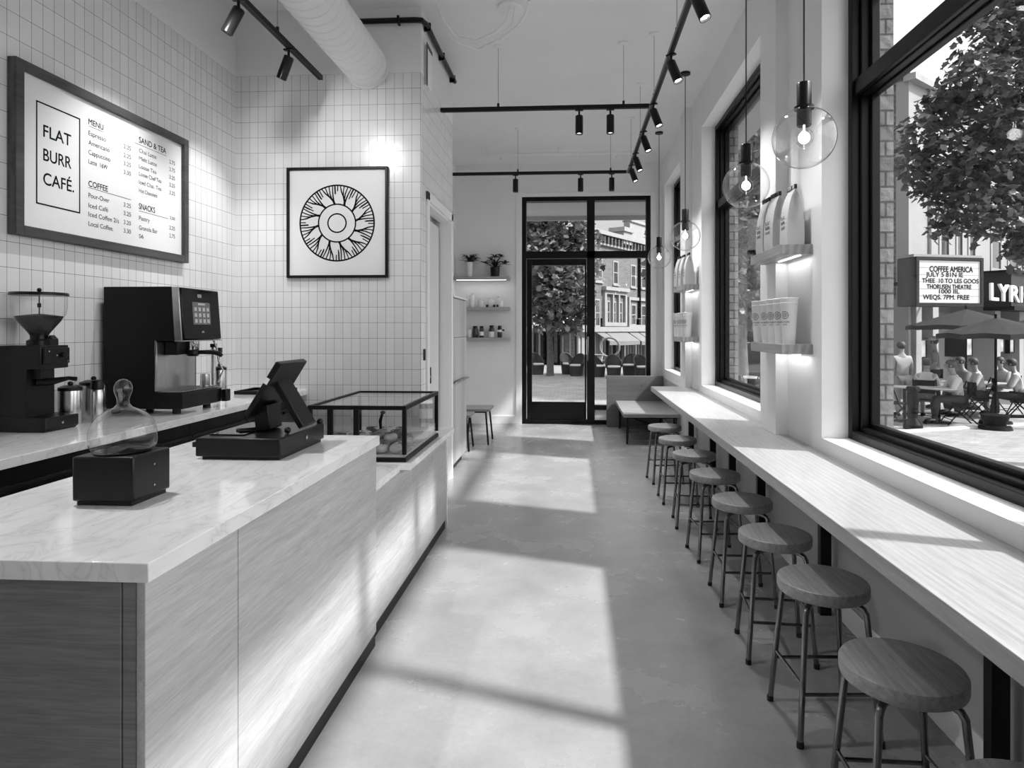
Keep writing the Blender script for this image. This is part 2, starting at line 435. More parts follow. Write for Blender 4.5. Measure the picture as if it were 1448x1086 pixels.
# back door and its lights
t = thing('window_4', None, None, (0, YB, 0)); t['kind'] = 'structure'
MX0, MX1 = PY(830, 465, YB).x, PY(841, 465, YB).x
ZT0, ZT1 = 2.525, 2.63
m = MB(); m.frame(DX0, DX1, 0.0, DZ, .065, .0, .12)
m.box(MX0, MX1, .005, .115, .05, DZ-.06); m.box(DX0+.06, DX1-.06, .005, .115, ZT0, ZT1)
m.box(MX1, DX1-.06, .005, .115, .22, .29)
m.build('window_frame', BLACKM, t, bevel=.004)
for (a, b, z0, z1) in ((DX0+.06, MX0, ZT1, DZ-.06), (MX1, DX1-.06, ZT1, DZ-.06), (MX1, DX1-.06, .29, ZT0)):
    m = MB(); m.box(a, b, .055, .061, z0, z1); m.build('glass_pane', GLASS, t)
m = MB(); m.box(MX1, DX1-.06, .03, .09, .065, .22); m.build('kick_panel', TRIMW, t)
t = thing('door_1', None, None, (0, YB, 0)); t['kind'] = 'structure'
LX0, LX1 = DX0+.075, MX0-.008
m = MB(); g0, g1 = PY(752, 465, YB).x, PY(827, 465, YB).x
m.box(LX0, g0, .02, .075, .07, 2.515); m.box(g1, LX1, .02, .075, .07, 2.515); m.box(g0, g1, .02, .075, .07, .335); m.box(g0, g1, .02, .075, 2.42, 2.515)
m.build('door_leaf', BLACKM, t, bevel=.004)
m = MB(); m.box(g0, g1, .044, .05, .335, 2.42); m.build('glass_pane', GLASS, t)
m = MB(); xh = g1+.045
m.tube([(xh, .02, .95), (xh, -.035, .97), (xh, -.04, 1.05), (xh, -.04, 1.25), (xh, -.035, 1.33), (xh, .02, 1.35)], .011); m.build('pull_handle', DCHROME, t)
m = MB(); m.box(DX0+.065, MX0, .005, .12, .065-.06, .02); m.build('threshold', STEEL, t)
# ledge added outside above the side windows, to cut the high sunlight
m = MB(); m.box(XX, XX+.26, YF, YB+.2, ZH+.02, ZH+.20); m.box(XX, XX+.18, YF, YB+.2, ZH+.20, ZH+.3); struct('sun_ledge', m, mat('added sun ledge', .4, .8))
# white casing round the back glazing
m = MB(); m.box(DX0-.09, DX0, YB-.015, YB, 0, DZ+.06); m.box(DX1, DX1+.09, YB-.015, YB, 0, DZ+.06); m.box(DX0, DX1, YB-.015, YB, DZ, DZ+.06)
struct('trim_1', m, TRIMW, bevel=.003)
# recessed white door in the return wall
t = thing('door_2', None, None, (XC, 0, 0)); t['kind'] = 'structure'
m = MB(); m.box(-.145, -.10, 5.17, 6.03, .02, 2.42); m.build('door_leaf', mat('pale grey door', .62, .45), t, bevel=.003)
m = MB(); m.box(-.1, -.001, 6.055, 6.079, 0, 2.49); m.box(-.1, -.001, 5.121, 6.055, 2.47, 2.499); m.build('jamb_lining', TRIMW, t)
m = MB(); m.box(-.15, -.085, 5.13, 5.17, 0, 2.44); m.build('door_edge', SATINB, t)
m = MB()
m.box(-.0, .018, 5.06, 5.13, 0, 2.56); m.box(0, .018, 6.07, 6.14, 0, 2.56); m.box(0, .018, 5.06, 6.14, 2.49, 2.56)
m.build('casing', TRIMW, t, bevel=.003)
m = MB(); m.box(-.10, -.085, 5.255, 5.305, .93, 1.16); m.lathe([(.012, 0), (.012, .05)], (-.09, 5.28, 1.04), 12, 'X'); m.box(-.055, -.035, 5.265, 5.41, 1.03, 1.05); m.box(-.055, -.035, 5.395, 5.415, .98, 1.12); m.build('door_handle', SATINB, t, bevel=.002)
m = MB(); m.box(XC, XC+.012, 4.97, 5.01, 1.20, 1.29); o = m.build('light_switch', SATINB, None, bevel=.002); tag(o, 'small black switch plate on the tiled return wall before the door', 'switch')
# baseboards
m = MB(); m.box(XA, DX0-.09, YB-.016, YB, 0, .125); m.box(DX1+.09, XR, YB-.016, YB, 0, .125); struct('baseboard_back', m, TRIMW, bevel=.003)
m = MB(); m.box(XR-.016, XR, YF, YB-.016, 0, .11); struct('baseboard_right', m, PAINT, bevel=.003)
m = MB(); m.box(XA, XA+.016, YR, YB-.016, 0, .11); struct('baseboard_alcove', m, TRIMW)
# outside canopy over the back door
m = MB(); m.box(-2.2, 2.4, YB+.17, 11.05, 3.40, 3.47); m.box(-2.2, 2.4, 11.05, 11.10, 3.33, 3.50); struct('trim_2', m, mat('canopy metal', .42, .5))

# ================================================================ ceiling services
m = MB(); m.lathe([(.165, 0), (.165, 1), (.165, 2), (.165, 3.0), (.165, YE-.5-.002)], (-1.61, .5, 3.50), 40, 'Y', close=False)
rb = []
duct = m.build('ventilation_duct', DUCT, None)
m = MB()
for k in range(46):
    y = .55 + k*.095
    M0 = m.M; m.M = Matrix.Translation((-1.61, y, 3.50)) @ Matrix.Rotation(.18, 4, 'Z')
    m.lathe([(.164, -.006), (.1695, -.003), (.1695, .003), (.164, .006)], (0, 0, 0), 40, 'Y', close=False); m.M = M0
m.build('spiral_seam', DUCT, duct)
m = MB(); m.lathe([(.164, -.03), (.178, -.03), (.178, -.0), (.164, -.0)], (-1.61, YE-.003, 3.50), 40, 'Y', close=False); m.build('wall_collar', DUCT, duct)
tag(duct, 'fat white spiral ventilation duct running along the ceiling into the tiled wall', 'duct')
m = MB(); m.tube([(-2.05, YE-.03, 3.845), (-1.22, YE-.03, 3.845), (-1.17, YE-.02, 3.845), (XC+.03, YE+.04, 3.845), (XC+.03, 5.2, 3.845), (XC+.03, 6.15, 3.86)], .021, 12)
o = m.build('conduit', SATINB); tag(o, 'black conduit bending round the top of the tiled corner', 'pipe')
for y in (5.0, 5.55, 6.05): m = MB(); m.box(XC, XC+.054, y-.008, y+.008, 3.815, 3.88); m.build('clip', SATINB, o)
for x in (-1.95, -1.35): m = MB(); m.box(x-.008, x+.008, YE-.054, YE, 3.815, 3.875); m.build('clip', SATINB, o)
m = MB(); m.box(XC, XC+.02, 5.02, 5.18, 3.40, 3.72)
o = m.build('wall_vent', TRIMW, None, bevel=.003)
m = MB(); m.box(XC+.02, XC+.024, 5.00, 5.025, 3.39, 3.73); m.box(XC+.02, XC+.024, 5.02, 5.19, 3.70, 3.73); m.build('vent_edge', SATINB, o)
tag(o, 'narrow white wall vent high on the return wall under the black conduit', 'vent')
# looped white cable below the ceiling
def zz(u, v, z): return PZ(u, v, z)
t = thing('cable_canopy', 'round white ceiling canopy feeding a hanging loop of white cable', 'ceiling fitting', tuple(zz(722, 9, ZC)))
loc = t.location.copy()
m = MB(); m.lathe([(.10, 0), (.10, -.02), (.07, -.035), (0, -.035)], (0, 0, 0), 28); m.build('canopy', TRIMW, t)
def rel(pts): return [Vector(p)-loc for p in pts]
pp = [zz(722, 9, ZC-.03), zz(716, 30, 3.84), zz(700, 46, 3.76), zz(672, 58, 3.72), zz(645, 52, 3.74), zz(628, 30, 3.8), zz(617, 5, 3.92)]
m = MB(); m.tube(rel(pp), .009, 8); m.build('cable', TRIMW, t)
pp = [zz(728, 9, ZC-.03), zz(724, 34, 3.82), zz(703, 60, 3.7), zz(680, 71, 3.66), zz(652, 62, 3.7), zz(636, 46, 3.78)]
m = MB(); m.tube(rel(pp), .006, 8); m.build('cable', TRIMW, t)
pp = [zz(748, 0, 3.72), zz(744, 18, 3.70), zz(733, 36, 3.68), zz(708, 56, 3.66), zz(676, 70, 3.65), zz(650, 62, 3.68), zz(633, 48, 3.75)]
m = MB(); m.tube(rel(pp), .012, 8); m.build('cable_duct', TRIMW, t)
# white sprinkler pipe at the back
m = MB(); m.tube([(-1.3, 8.8, 3.87), (1.0, 8.8, 3.87)], .022, 12)
for x in (-1.2, -.2, .9): m.tube([(x, 8.8, 3.87), (x, 8.8, ZC)], .008, 8)
o = m.build('ceiling_pipe', TRIMW)
for x in (-1.0, .1, .6): m = MB(); m.lathe([(.006, 0), (.012, -.03), (.02, -.05), (.0, -.055)], (x, 8.8, 3.85), 10); m.build('sprinkler_head', TRIMW, o)
tag(o, 'thin white pipe with sprinkler heads across the ceiling near the back', 'pipe')

# ================================================================ track lighting
def rail(label, p0, p1, rods):
    p0, p1 = Vector(p0), Vector(p1); d = p1-p0
    t = thing('track_rail', label, 'ceiling track', tuple((p0+p1)/2), math.atan2(d.y, d.x))
    L = d.length/2
    m = MB(); m.box(-L, L, -.0175, .0175, -.018, .018); m.build('channel', SATINB, t, bevel=.002)
    m = MB(); m.box(-L+.02, L-.02, -.006, .006, -.0195, -.017); m.build('groove', RUBBER, t)
    for s in rods:
        x = -L + s*2*L
        m = MB(); m.tube([(x, 0, .018), (x, 0, ZC-p0.z)], .0035, 6); r = m.build('suspension_rod', STEEL, t)
        m = MB(); m.lathe([(.045, 0), (.04, -.012), (.01, -.02), (0, -.02)], (x, 0, ZC-p0.z), 18); m.build('ceiling_cup', TRIMW, r)
        m = MB(); m.lathe([(.011, .018), (.011, .05), (0, .05)], (x, 0, 0), 10); m.build('rod_grip', SATINB, r)
    return t
ZR = 3.40
rail('long black ceiling track running down the room above the stools', (.69, 1.0, ZR), (.69, 7.97, ZR), (.2, .47, .64, .8, .95))
rail('black cross track fixed to the return wall, nearer of two', (XC+.004, 5.62, ZR), (.665, 5.62, ZR), (.28, .88))
rail('black cross track in front of the back door wall, farther of two', (XA+.004, 7.955, ZR), (.666, 7.955, ZR), (.45, .92))
rail('short black ceiling track above the back counter, left of the duct', (-1.955, 1.2, ZR), (-1.955, 4.84, ZR), (.3, .80))
LAMPS = []
def head(label, p, tilt, aim, length=.15, w=0):
    """p is the point on the rail the lamp hangs from; tilt/aim turn the can"""
    t = thing('track_spotlight', label, 'spotlight', p, aim, 'black track spotlights')
    m = MB(); m.box(-.035, .035, -.014, .014, -.03, -.0185); m.build('adapter', SATINB, t, bevel=.002)
    m = MB(); m.tube([(0, 0, -.03), (0, 0, -.075)], .009, 10); m.build('stem', SATINB, t)
    c = MB(); c.M = Matrix.Translation((0, 0, -.085)) @ Matrix.Rotation(tilt, 4, 'Y')
    c.lathe([(0, .012), (.03, .012), (.034, .006), (.034, -length), (.030, -length), (.027, -length+.02), (0, -length+.02)], (0, 0, 0), 24)
    can = c.build('can', SATINB, t)
    c = MB(); c.M = Matrix.Translation((0, 0, -.085)) @ Matrix.Rotation(tilt, 4, 'Y')
    c.lathe([(0, -length+.014), (.025, -length+.014), (.026, -length+.018), (0, -length+.018)], (0, 0, 0), 20); c.build('lens', LENS, can)
    if w:
        l = bpy.data.objects.new('spot', bpy.data.lights.new('spot', 'SPOT')); COL.objects.link(l); l.parent = t
        l.data.energy = w; l.data.spot_size = R(75); l.data.spot_blend = .9; l.data.shadow_soft_size = .03
        M = Matrix.Translation((0, 0, -.085)) @ Matrix.Rotation(tilt, 4, 'Y') @ Matrix.Translation((0, 0, -length-.005))
        l.matrix_local = M
    return t
W = 42
ORD = ['nearest', 'second', 'third', 'fourth', 'fifth', 'sixth', 'seventh', 'eighth', 'ninth']
for i, u in enumerate((990, 955, 930, 916, 905, 899)):
    p = PX(u-6, 465, .69); rr = ray(u-6)
    head('black can spotlight on the long right-hand track, %s from the camera' % ORD[i], (.69, p.y, ZR), R(-22), R(-35), w=W)
for i, u in enumerate((819, 863)):
    p = PY(u, 465, 5.62); head('black can spotlight on the nearer cross track, %s one of its pair' % ('left' if i == 0 else 'right'), (p.x, 5.62, ZR), 0, 0, w=W)
for i, u in enumerate((729, 821, 865)):
    p = PY(u, 465, 7.955); head('black can spotlight on the farther cross track, %s of three' % ('leftmost', 'middle', 'rightmost')[i], (p.x, 7.955, ZR), 0, 0, w=W)
head('black can spotlight over the back counter track, lower one beside the duct', (-1.955, 4.28, ZR), R(24), R(-12), w=W)
head('black can spotlight over the back counter track, cut by the top edge of the picture', (-1.955, 3.62, ZR), R(26), R(12), w=W)

head('added unseen black can spotlight on the back counter track brightening the round emblem print', (-1.955, 3.12, ZR), R(64), R(-93), w=42)  # extra head out of view, added to brighten the print
head('added unseen black can spotlight on the back counter track lightening the marble counter', (-1.955, 2.1, ZR), R(-20), R(10), w=90)  # another unseen head, put in to lighten the counter
# ================================================================ globe pendants
gp = thing('globe_pendant', 'x', 'pendant lamp', (0, 0, 0), 0, 'globe pendants over the window bar')
GR = .145
m = MB(); m.tube([(0, 0, .26), (0, 0, ZC-2.36)], .004, 8); m.build('cord', SATINB, gp)
m = MB(); m.lathe([(.05, 0), (.05, -.02), (0, -.025)], (0, 0, ZC-2.36), 20); m.build('ceiling_cup', SATINB, gp)
m = MB(); m.lathe([(0, .265), (.03, .262), (.0335, .255), (.0335, .06), (.029, .055), (.0, .075)], (0, 0, 0), 24); m.build('socket', SATINB, gp)
m = MB(); m.ball((0, 0, 0), GR, 48, 28); gl = m.build('globe', GLOBE, gp)
m = MB(); m.lathe([(.034, GR-.008), (.045, GR-.009), (.045, GR+.004), (.034, GR+.004)], (0, 0, 0), 24); m.build('globe_collar', SATINB, gl)
m = MB(); m.lathe([(.012, .062), (.015, .05), (.040, .02), (.045, 0), (.040, -.02), (.022, -.04), (0, -.045)], (0, 0, 0), 24); bl = m.build('bulb', glass('bulb glass', .9, 1.45), gp)
m = MB(); m.ball((0, 0, 0), .026, 16, 10, (1, 1, 1.05)); m.tube([(0, 0, .02), (0, 0, .06)], .003, 6); m.build('filament', BULB, bl)
lp = bpy.data.objects.new('glow', bpy.data.lights.new('glow', 'POINT')); COL.objects.link(lp); lp.parent = gp; lp.data.energy = 5; lp.data.shadow_soft_size = .024
XPD = 1.10
for i, (u, v, zc) in enumerate(((1137, 200, 0), (1055, 262, 0), (969, 332, 0), (932, 360, 0))):
    p = PX(u, v, XPD)
    lab = ['clear globe pendant lamp hanging nearest the camera, before the white pier', 'clear globe pendant lamp in front of the middle window', 'clear globe pendant lamp before the far shelves, third from the camera', 'smallest looking globe pendant, farthest away beside the back door'][i]
    if i == 0: gp.location = (p.x, p.y, 2.36); gp['label'] = lab
    else: dup(gp, (p.x, p.y, 2.36), None, lab)
# ================================================================ helpers for things drawn in world coordinates
def wb(t):
    """a mesh builder that takes world coordinates for a part of t"""
    m = MB(); m.M = (Matrix.Translation(t.location) @ Matrix.Rotation(t.rotation_euler.z, 4, 'Z')).inverted(); return m
def rbox(t, name, mat_, x0, x1, y0, y1, z0, z1, bev=.003, parent=None):
    m = wb(t); m.box(x0, x1, y0, y1, z0, z1); return m.build(name, mat_, parent or t, bevel=bev)

# ================================================================ service counter
CZ = .96; CX1 = -.885; CX0 = -1.66; PXF = -.90
CY0 = PX(210, 465, CX1).y; CY1 = PX(537, 465, CX1).y
o = MB().box(CX0, CX1, CY0, CY1, CZ-.042, CZ).build('marble_countertop', MARBLE, None, bevel=.0025)
tag(o, 'polished white marble top of the tall front counter', 'countertop')
t = thing('service_counter', 'pale oak panelled service counter with grey end panel under the front marble top', 'counter', (CX0, CY0, 0))
zt = CZ-.0425
s1 = PX(337, 465, PXF).y
yn = CY0+.012
rbox(t, 'front_panel', OAK, PXF-.02, PXF, yn+.0, s1-.002, .062, zt, .0015)
rbox(t, 'front_panel', OAK, PXF-.02, PXF, s1+.002, CY1-.004, .062, zt, .0015)
rbox(t, 'end_panel', OAKX, CX0+.03, PXF-.055, yn+.002, yn+.022, .062, zt, .0015)
rbox(t, 'corner_trim', OAKX, PXF-.052, PXF-.022, yn+.002, yn+.03, .062, zt, .0015)
rbox(t, 'toe_kick', BLACK, CX0+.06, PXF-.003, yn+.02, CY1-.01, 0, .061, 0)
rbox(t, 'carcass', BLACK, CX0+.03, PXF-.022, yn+.032, CY1-.006, .061, zt, 0)
# lower pastry counter
LY1 = PX(633, 465, -.92).y
LZ = .728
o = MB().box(-1.56, -.922, CY1+.002, PX(566, 465, -.92).y, LZ-.042, LZ-.004).build('marble_countertop', MARBLE, None, bevel=.002)
tag(o, 'short low marble slab between the tall counter and the pastry case', 'countertop')
ys2 = PX(567, 465, -.92).y
o = MB().box(-1.56, -.868, ys2, LY1-.02, LZ-.037, LZ).build('marble_countertop', MARBLE, None, bevel=.002)
tag(o, 'projecting marble slab under the black framed pastry case', 'countertop')
t = thing('pastry_counter', 'lower pale oak counter carrying the pastry case beyond the tall counter', 'counter', (-1.56, CY1, 0))
ya = CY1+.004; n = [ya+.012, PX(585, 465, -.92).y, PX(612, 465, -.92).y, LY1-.05]
for a, b in zip(n, n[1:]): rbox(t, 'front_panel', OAK, -.945, -.925, a, b-.003, .062, LZ-.0425, .0015)
rbox(t, 'seam_post', BLACK, -.94, -.93, ya, ya+.01, .0, LZ-.0425, 0)
rbox(t, 'end_panel', TRIMW, -1.55, -.915, LY1-.05, LY1-.025, 0, LZ-.0425, .002)
rbox(t, 'toe_kick', BLACK, -1.5, -.928, ya+.01, LY1-.051, 0, .061, 0)
rbox(t, 'carcass', BLACK, -1.55, -.946, ya, LY1-.051, .061, LZ-.0425, 0)

# ================================================================ pastry case
ky0, ky1 = PX(574, 465, -.90).y, PX(620, 465, -.90).y
kx0, kx1, kz0, kz1 = -1.445, -.90, LZ, 1.032
t = thing('pastry_case', 'black framed glass pastry case on the low marble counter', 'display case', ((kx0+kx1)/2, (ky0+ky1)/2, LZ))
w = .022
m = wb(t)
for x in (kx0, kx1-w):
    for y in (ky0, ky1-w): m.box(x, x+w, y, y+w, kz0+.04, kz1)
for y in (ky0, ky1-w): m.box(kx0+w, kx1-w, y, y+w, kz1-w, kz1)
for x in (kx0, kx1-w): m.box(x, x+w, ky0+w, ky1-w, kz1-w, kz1)
m.build('frame', BLACK, t, bevel=.0015)
m = wb(t)
for u in (466, 503):
    x = PY(u, 465, ky0).x; m.box(x-.014, x+.014, ky0+.001, ky0+.02, kz0+.04, kz1-w)
m.build('mullion', BLACK, t)
rbox(t, 'base', BLACK, kx0, kx1, ky0, ky1, kz0, kz0+.024, .002)
rbox(t, 'shelf_deck', mat('pale tray', .45, .4), kx0+.01, kx1-.012, ky0+.012, ky1-.012, kz0+.0245, kz0+.034, 0)
for nm, b in (('front_pane', (kx0+w, kx1-w, ky0+.009, ky0+.013, kz0+.04, kz1-w)), ('side_pane', (kx1-.013, kx1-.009, ky0+w, ky1-w, kz0+.04, kz1-w)),
              ('back_pane', (kx0+w, kx1-w, ky1-.013, ky1-.009, kz0+.04, kz1-w)), ('side_pane', (kx0+.009, kx0+.013, ky0+w, ky1-w, kz0+.04, kz1-w)), ('top_pane', (kx0+w, kx1-w, ky0+w, ky1-w, kz1-.010, kz1-.006))):
    rbox(t, nm, CASEG, *b, 0)
# bread rolls piled in the case
ROLL = [mat('crust %s' % k, c, .5, var=.35, vs=9, bump=.4) for k, c in (('pale', .42), ('brown', .20), ('dark', .08))]
rz0 = kz0+.0345
def roll(x, y, z, r, sc, mi, label, rz=0):
    m = MB(); m.ball((0, 0, r*sc[2]), r, 20, 12, sc)
    for v in m.bm.verts:
        v.co.z = max(v.co.z, .004) if v.co.z < .006 else v.co.z
        v.co.z += .004*math.sin(v.co.x*90+x*50)*(1 if v.co.z > r*sc[2] else 0)
    o = m.build('bread_roll', ROLL[mi], None)
    s = MB(); 
    for q in (-.4, .1, .5): s.tube([(r*q-.01, -r*.45*sc[1], r*2*sc[2]*.93), (r*q, 0, r*2*sc[2]*1.0+.001), (r*q+.01, r*.45*sc[1], r*2*sc[2]*.93)], .0022, 6)
    s.build('crust_score', ROLL[2], o)
    o.location = (x, y, z); o.rotation_euler = (0, 0, rz)
    return tag(o, label, 'bread roll', 'bread rolls in the pastry case')
spots = []
for j in range(4):
    for i in range(6):
        spots.append((kx1-.075-i*.082-(j % 2)*.02, ky0+.075+j*.105, 0))
rows = ['front row', 'second row', 'third row', 'back row']; cols = ['at the aisle pane', 'second from the aisle pane', 'third from the aisle pane', 'fourth from the aisle pane', 'fifth from the aisle pane', 'last towards the wall']
tone = ['pale', 'brown', 'dark']
for k, (x, y, z) in enumerate(spots):
    i, j = k % 6, k // 6
    mi = (0, 0, 1, 0, 1, 2)[(i*2+j*3+1) % 6] if i < 3 else (1, 2, 1, 0)[(i+j) % 4]
    roll(x, y, rz0, .039, (1.0, 1.1, .72), mi, '%s bread roll in the %s of the pastry case, %s' % (tone[mi], rows[j], cols[i]), random.uniform(-.6, .6))
for k in range(9):
    i, j = k % 3, k // 3
    x = kx1-.12-i*.088; y = ky0+.125+j*.105
    mi = (0, 1, 0, 2, 1, 0, 1, 0, 2)[k]
    roll(x, y, rz0+.052, .037, (1.0, 1.1, .72), mi, '%s bread roll on top of the pile, %s layer, %s' % (tone[mi], ['front', 'middle', 'rear'][j], ['nearest the aisle pane', 'in the middle', 'farthest from the aisle pane'][i]), random.uniform(-.6, .6))
# little dark tongs handle standing in the case
tx = PY(536, 465, ky0+.3).x
t = thing('serving_tongs', 'small black serving tongs standing upright among the rolls', 'tongs', (tx, ky0+.335, rz0+.09))
m = MB(); m.tube([(0, 0, 0), (-.004, 0, .05), (.008, 0, .09)], [.008, .010, .008], 8); m.ball((.012, 0, .10), .013, 10, 8, (1.2, .7, .8)); m.build('handle', SATINB, t)
m = MB(); m.tube([(0, 0, .01), (0, 0, -.085)], .007, 8); m.build('arm', SATINB, t)

# ================================================================ bell dome dispenser on the counter
t = thing('dome_box', 'square black box with a clear knobbed glass dome on the marble counter', 'display dome', (-1.295, 1.76, CZ))
x0, x1, y0, y1 = -1.384, -1.207, 1.682, 1.845
rbox(t, 'box', SATINB, x0, x1, y0, y1, CZ+.012, CZ+.136, .006)
rbox(t, 'plinth', SATINB, x0+.008, x1-.008, y0+.008, y1-.008, CZ, CZ+.012, .002)
m = wb(t); m.lathe([(0, 0), (.072, 0), (.074, .004), (0, .006)], (-1.295, 1.763, CZ+.136), 32); m.build('plate', GLOSSB, t)
m = wb(t)
prof = [(.076, .001), (.083, .012), (.0865, .03), (.0855, .052), (.078, .078), (.063, .100), (.042, .115), (.024, .123), (.0165, .132), (.0155, .145), (.019, .157), (.0235, .170), (.0235, .183), (.018, .196), (.009, .203), (0, .205)]
m.lathe(prof, (-1.295, 1.763, CZ+.141), 48, close=False); m.build('glass_dome', CLOCHE, t)
m = wb(t)
for z in (.04, .1): m.lathe([(.003, 0), (.003, .002), (0, .002)], (x1, 1.77, CZ+z), 8, 'X')
m.build('screw', STEEL, t)

# ================================================================ till
t = thing('cash_register', 'black till drawer with a tilted touch screen on the marble counter', 'till', (-1.25, 2.5, CZ))
x0, x1, y0, y1 = -1.41, -1.083, 2.30, 2.72
rbox(t, 'drawer', SATINB, x0, x1, y0, y1, CZ+.012, CZ+.082, .006)
rbox(t, 'foot_plate', RUBBER, x0+.02, x1-.01, y0+.015, y1-.015, CZ, CZ+.012, .0)
rbox(t, 'drawer_latch', SATINB, x0-.018, x0, y0+.01, y0+.06, CZ+.045, CZ+.065, .003)
m = wb(t); m.lathe([(.009, 0), (.009, .004), (.004, .005), (0, .005)], (x1, 2.53, CZ+.05), 16, 'X'); m.build('key_lock', STEEL, t)
rbox(t, 'drawer_lid', GLOSSB, x0+.02, -1.25, y0+.06, y1-.05, CZ+.082, CZ+.087, .002)
a = Vector((-1.278, 1.115)); b = Vector((-1.148, 1.325)); d = (b-a).normalized(); nn = Vector((d.y, -d.x))
def slab(p, q, th0, th1, ya, yb, name, mm, bev=.003, par=None):
    m = wb(t); n_ = Vector(((q-p).normalized().y, -(q-p).normalized().x))
    m.prism([tuple(p+n_*th0), tuple(q+n_*th0), tuple(q+n_*th1), tuple(p+n_*th1)], 'Y', ya, yb)
    return m.build(name, mm, par or t, bevel=bev)
scr = slab(a, b, 0, .024, 2.40, 2.65, 'screen_housing', SATINB, .005)
slab(a+d*.012, b-d*.012, -.002, .0, 2.412, 2.638, 'touch_screen', GLOSSB, 0, scr)
slab(a+d*.15, a+d*.175, .003, .018, 2.3975, 2.4, 'port_label', PAPER, 0, scr)
slab(Vector((-1.195, 1.235)), Vector((-1.083, 1.052)), -.024, .0, 2.46, 2.585, 'stand_leg', SATINB, .004)
slab(Vector((-1.245, 1.145)), Vector((-1.235, 1.044)), -.03, .03, 2.47, 2.58, 'stand_post', SATINB, .004)
m = wb(t); m.ball((-1.11, 2.42, CZ+.095), .013, 12, 8); m.ball((-1.095, 2.70, CZ+.088), .014, 12, 8); m.build('cable_knob', SATINB, t)
m = wb(t); m.tube([(-1.25, 2.44, CZ+.089), (-1.30, 2.42, CZ+.09), (-1.33, 2.45, CZ+.09), (-1.28, 2.49, CZ+.09), (-1.24, 2.5, CZ+.1)], .004, 8); m.build('cable', SATINB, t)

# ================================================================ back counter
BZ = .97
o = MB().box(XL, -2.09, .5, YE, BZ-.038, BZ).build('marble_worktop', MARBLE, None, bevel=.002)
tag(o, 'long white marble worktop along the tiled wall under the coffee machine', 'countertop')
yy = [.5, 1.35, 2.1, 2.85, 3.45, 4.05, 4.5, YE]
nm = ['nearest the camera', 'second', 'below the grinder', 'below the steel pitchers', 'below the coffee machine', 'beyond the coffee machine', 'against the end wall']
for i, (a, b) in enumerate(zip(yy, yy[1:])):
    t = thing('base_cabinet', 'black cabinet under the back worktop, %s' % nm[i], 'cabinet', (-2.4, (a+b)/2, 0), 0, 'black cabinets under the back worktop')
    rbox(t, 'carcass', BLACK, XL+.005, -2.145, a+.002, b-.002, .08, BZ-.0385, 0)
    rbox(t, 'plinth', BLACK, XL+.005, -2.19, a+.002, b-.002, 0, .08, 0)
    f = rbox(t, 'drawer', BLKWOOD, -2.145, -2.125, a+.006, b-.006, .70, .855, .002)
    rbox(t, 'handle', BLACK, -2.125, -2.108, a+.05, b-.05, .825, .84, .002, f)
    f = rbox(t, 'door', BLKWOOD, -2.145, -2.125, a+.006, b-.006, .09, .69, .002)
    rbox(t, 'handle', BLACK, -2.125, -2.108, a+.05, b-.05, .655, .67, .002, f)

# ================================================================ espresso machine
mx0, mx1 = 3.43, 3.825
t = thing('espresso_machine', 'large black coffee machine with a touch panel on the back worktop', 'coffee machine', (-2.40, 3.62, BZ))
m = wb(t)
m.prism([(-2.635, 1.0), (-2.335, 1.0), (-2.335, 1.382), (-2.222, 1.382), (-2.24, 1.687), (-2.635, 1.687)], 'Y', mx0, mx1)
m.build('body', BLACK, t, bevel=.004)
m = wb(t); m.prism([(-2.334, 1.0), (-2.175, 1.0), (-2.172, 1.088), (-2.334, 1.096)], 'Y', mx0, mx1); dt = m.build('drip_tray', SATINB, t, bevel=.005)
m = wb(t); m.box(-2.325, -2.185, mx0+.012, mx1-.012, 1.094, 1.097)
for k in range(11): m.box(-2.325, -2.185, mx0+.02+k*.034, mx0+.026+k*.034, 1.097, 1.101)
m.build('drip_grate', STEEL, dt)
rbox(t, 'tray_latch', SATINB, -2.18, -2.145, mx1+.001, mx1+.055, 1.0, 1.075, .006)
m = wb(t); m.prism([(-2.2215, 1.385), (-2.180, 1.385), (-2.200, 1.686), (-2.2395, 1.686)], 'Y', mx0+.001, mx0+.012)
m.prism([(-2.2215, 1.378), (-2.170, 1.378), (-2.1705, 1.3845), (-2.222, 1.3845)], 'Y', mx0+.001, mx1-.001)
m.build('chrome_edge', STEEL, t, bevel=.002)
m = wb(t); m.prism([(-2.221, 1.386), (-2.172, 1.386), (-2.194, 1.684), (-2.239, 1.684)], 'Y', mx0+.0125, mx1-.001); fp = m.build('touch_panel', GLOSSB, t, bevel=.008)
# screen with its grid of keys, lying on the tilted front
def onpanel(name, y0, y1, z0, z1, mm, off, par):
    def X(z): return -2.172 + (z-1.386)/(1.684-1.386)*(-.022) + off
    m = wb(t); m.prism([(X(z0)-.001, z0), (X(z0), z0), (X(z1), z1), (X(z1)-.001, z1)], 'Y', y0, y1); return m.build(name, mm, par, smooth=False)
SCRN = mat('dark lit display', .03, .15); SCRN.node_tree.nodes['Principled BSDF'].inputs['Emission Color'].default_value = g(.05); SCRN.node_tree.nodes['Principled BSDF'].inputs['Emission Strength'].default_value = 1
KEY = mat('display key', .3, .3); KEY.node_tree.nodes['Principled BSDF'].inputs['Emission Color'].default_value = g(.09); KEY.node_tree.nodes['Principled BSDF'].inputs['Emission Strength'].default_value = 1
s_ = onpanel('screen', mx0+.11, mx0+.285, 1.475, 1.605, SCRN, .0015, fp)
for r_ in range(3):
    for c_ in range(4): onpanel('screen_key', mx0+.125+c_*.041, mx0+.148+c_*.041, 1.485+r_*.034, 1.507+r_*.034, KEY, .003, s_)
onpanel('screen_key', mx0+.165, mx0+.235, 1.588, 1.600, KEY, .003, s_)
onpanel('emblem_plate', mx0+.165, mx0+.205, 1.632, 1.652, STEEL, .002, fp)
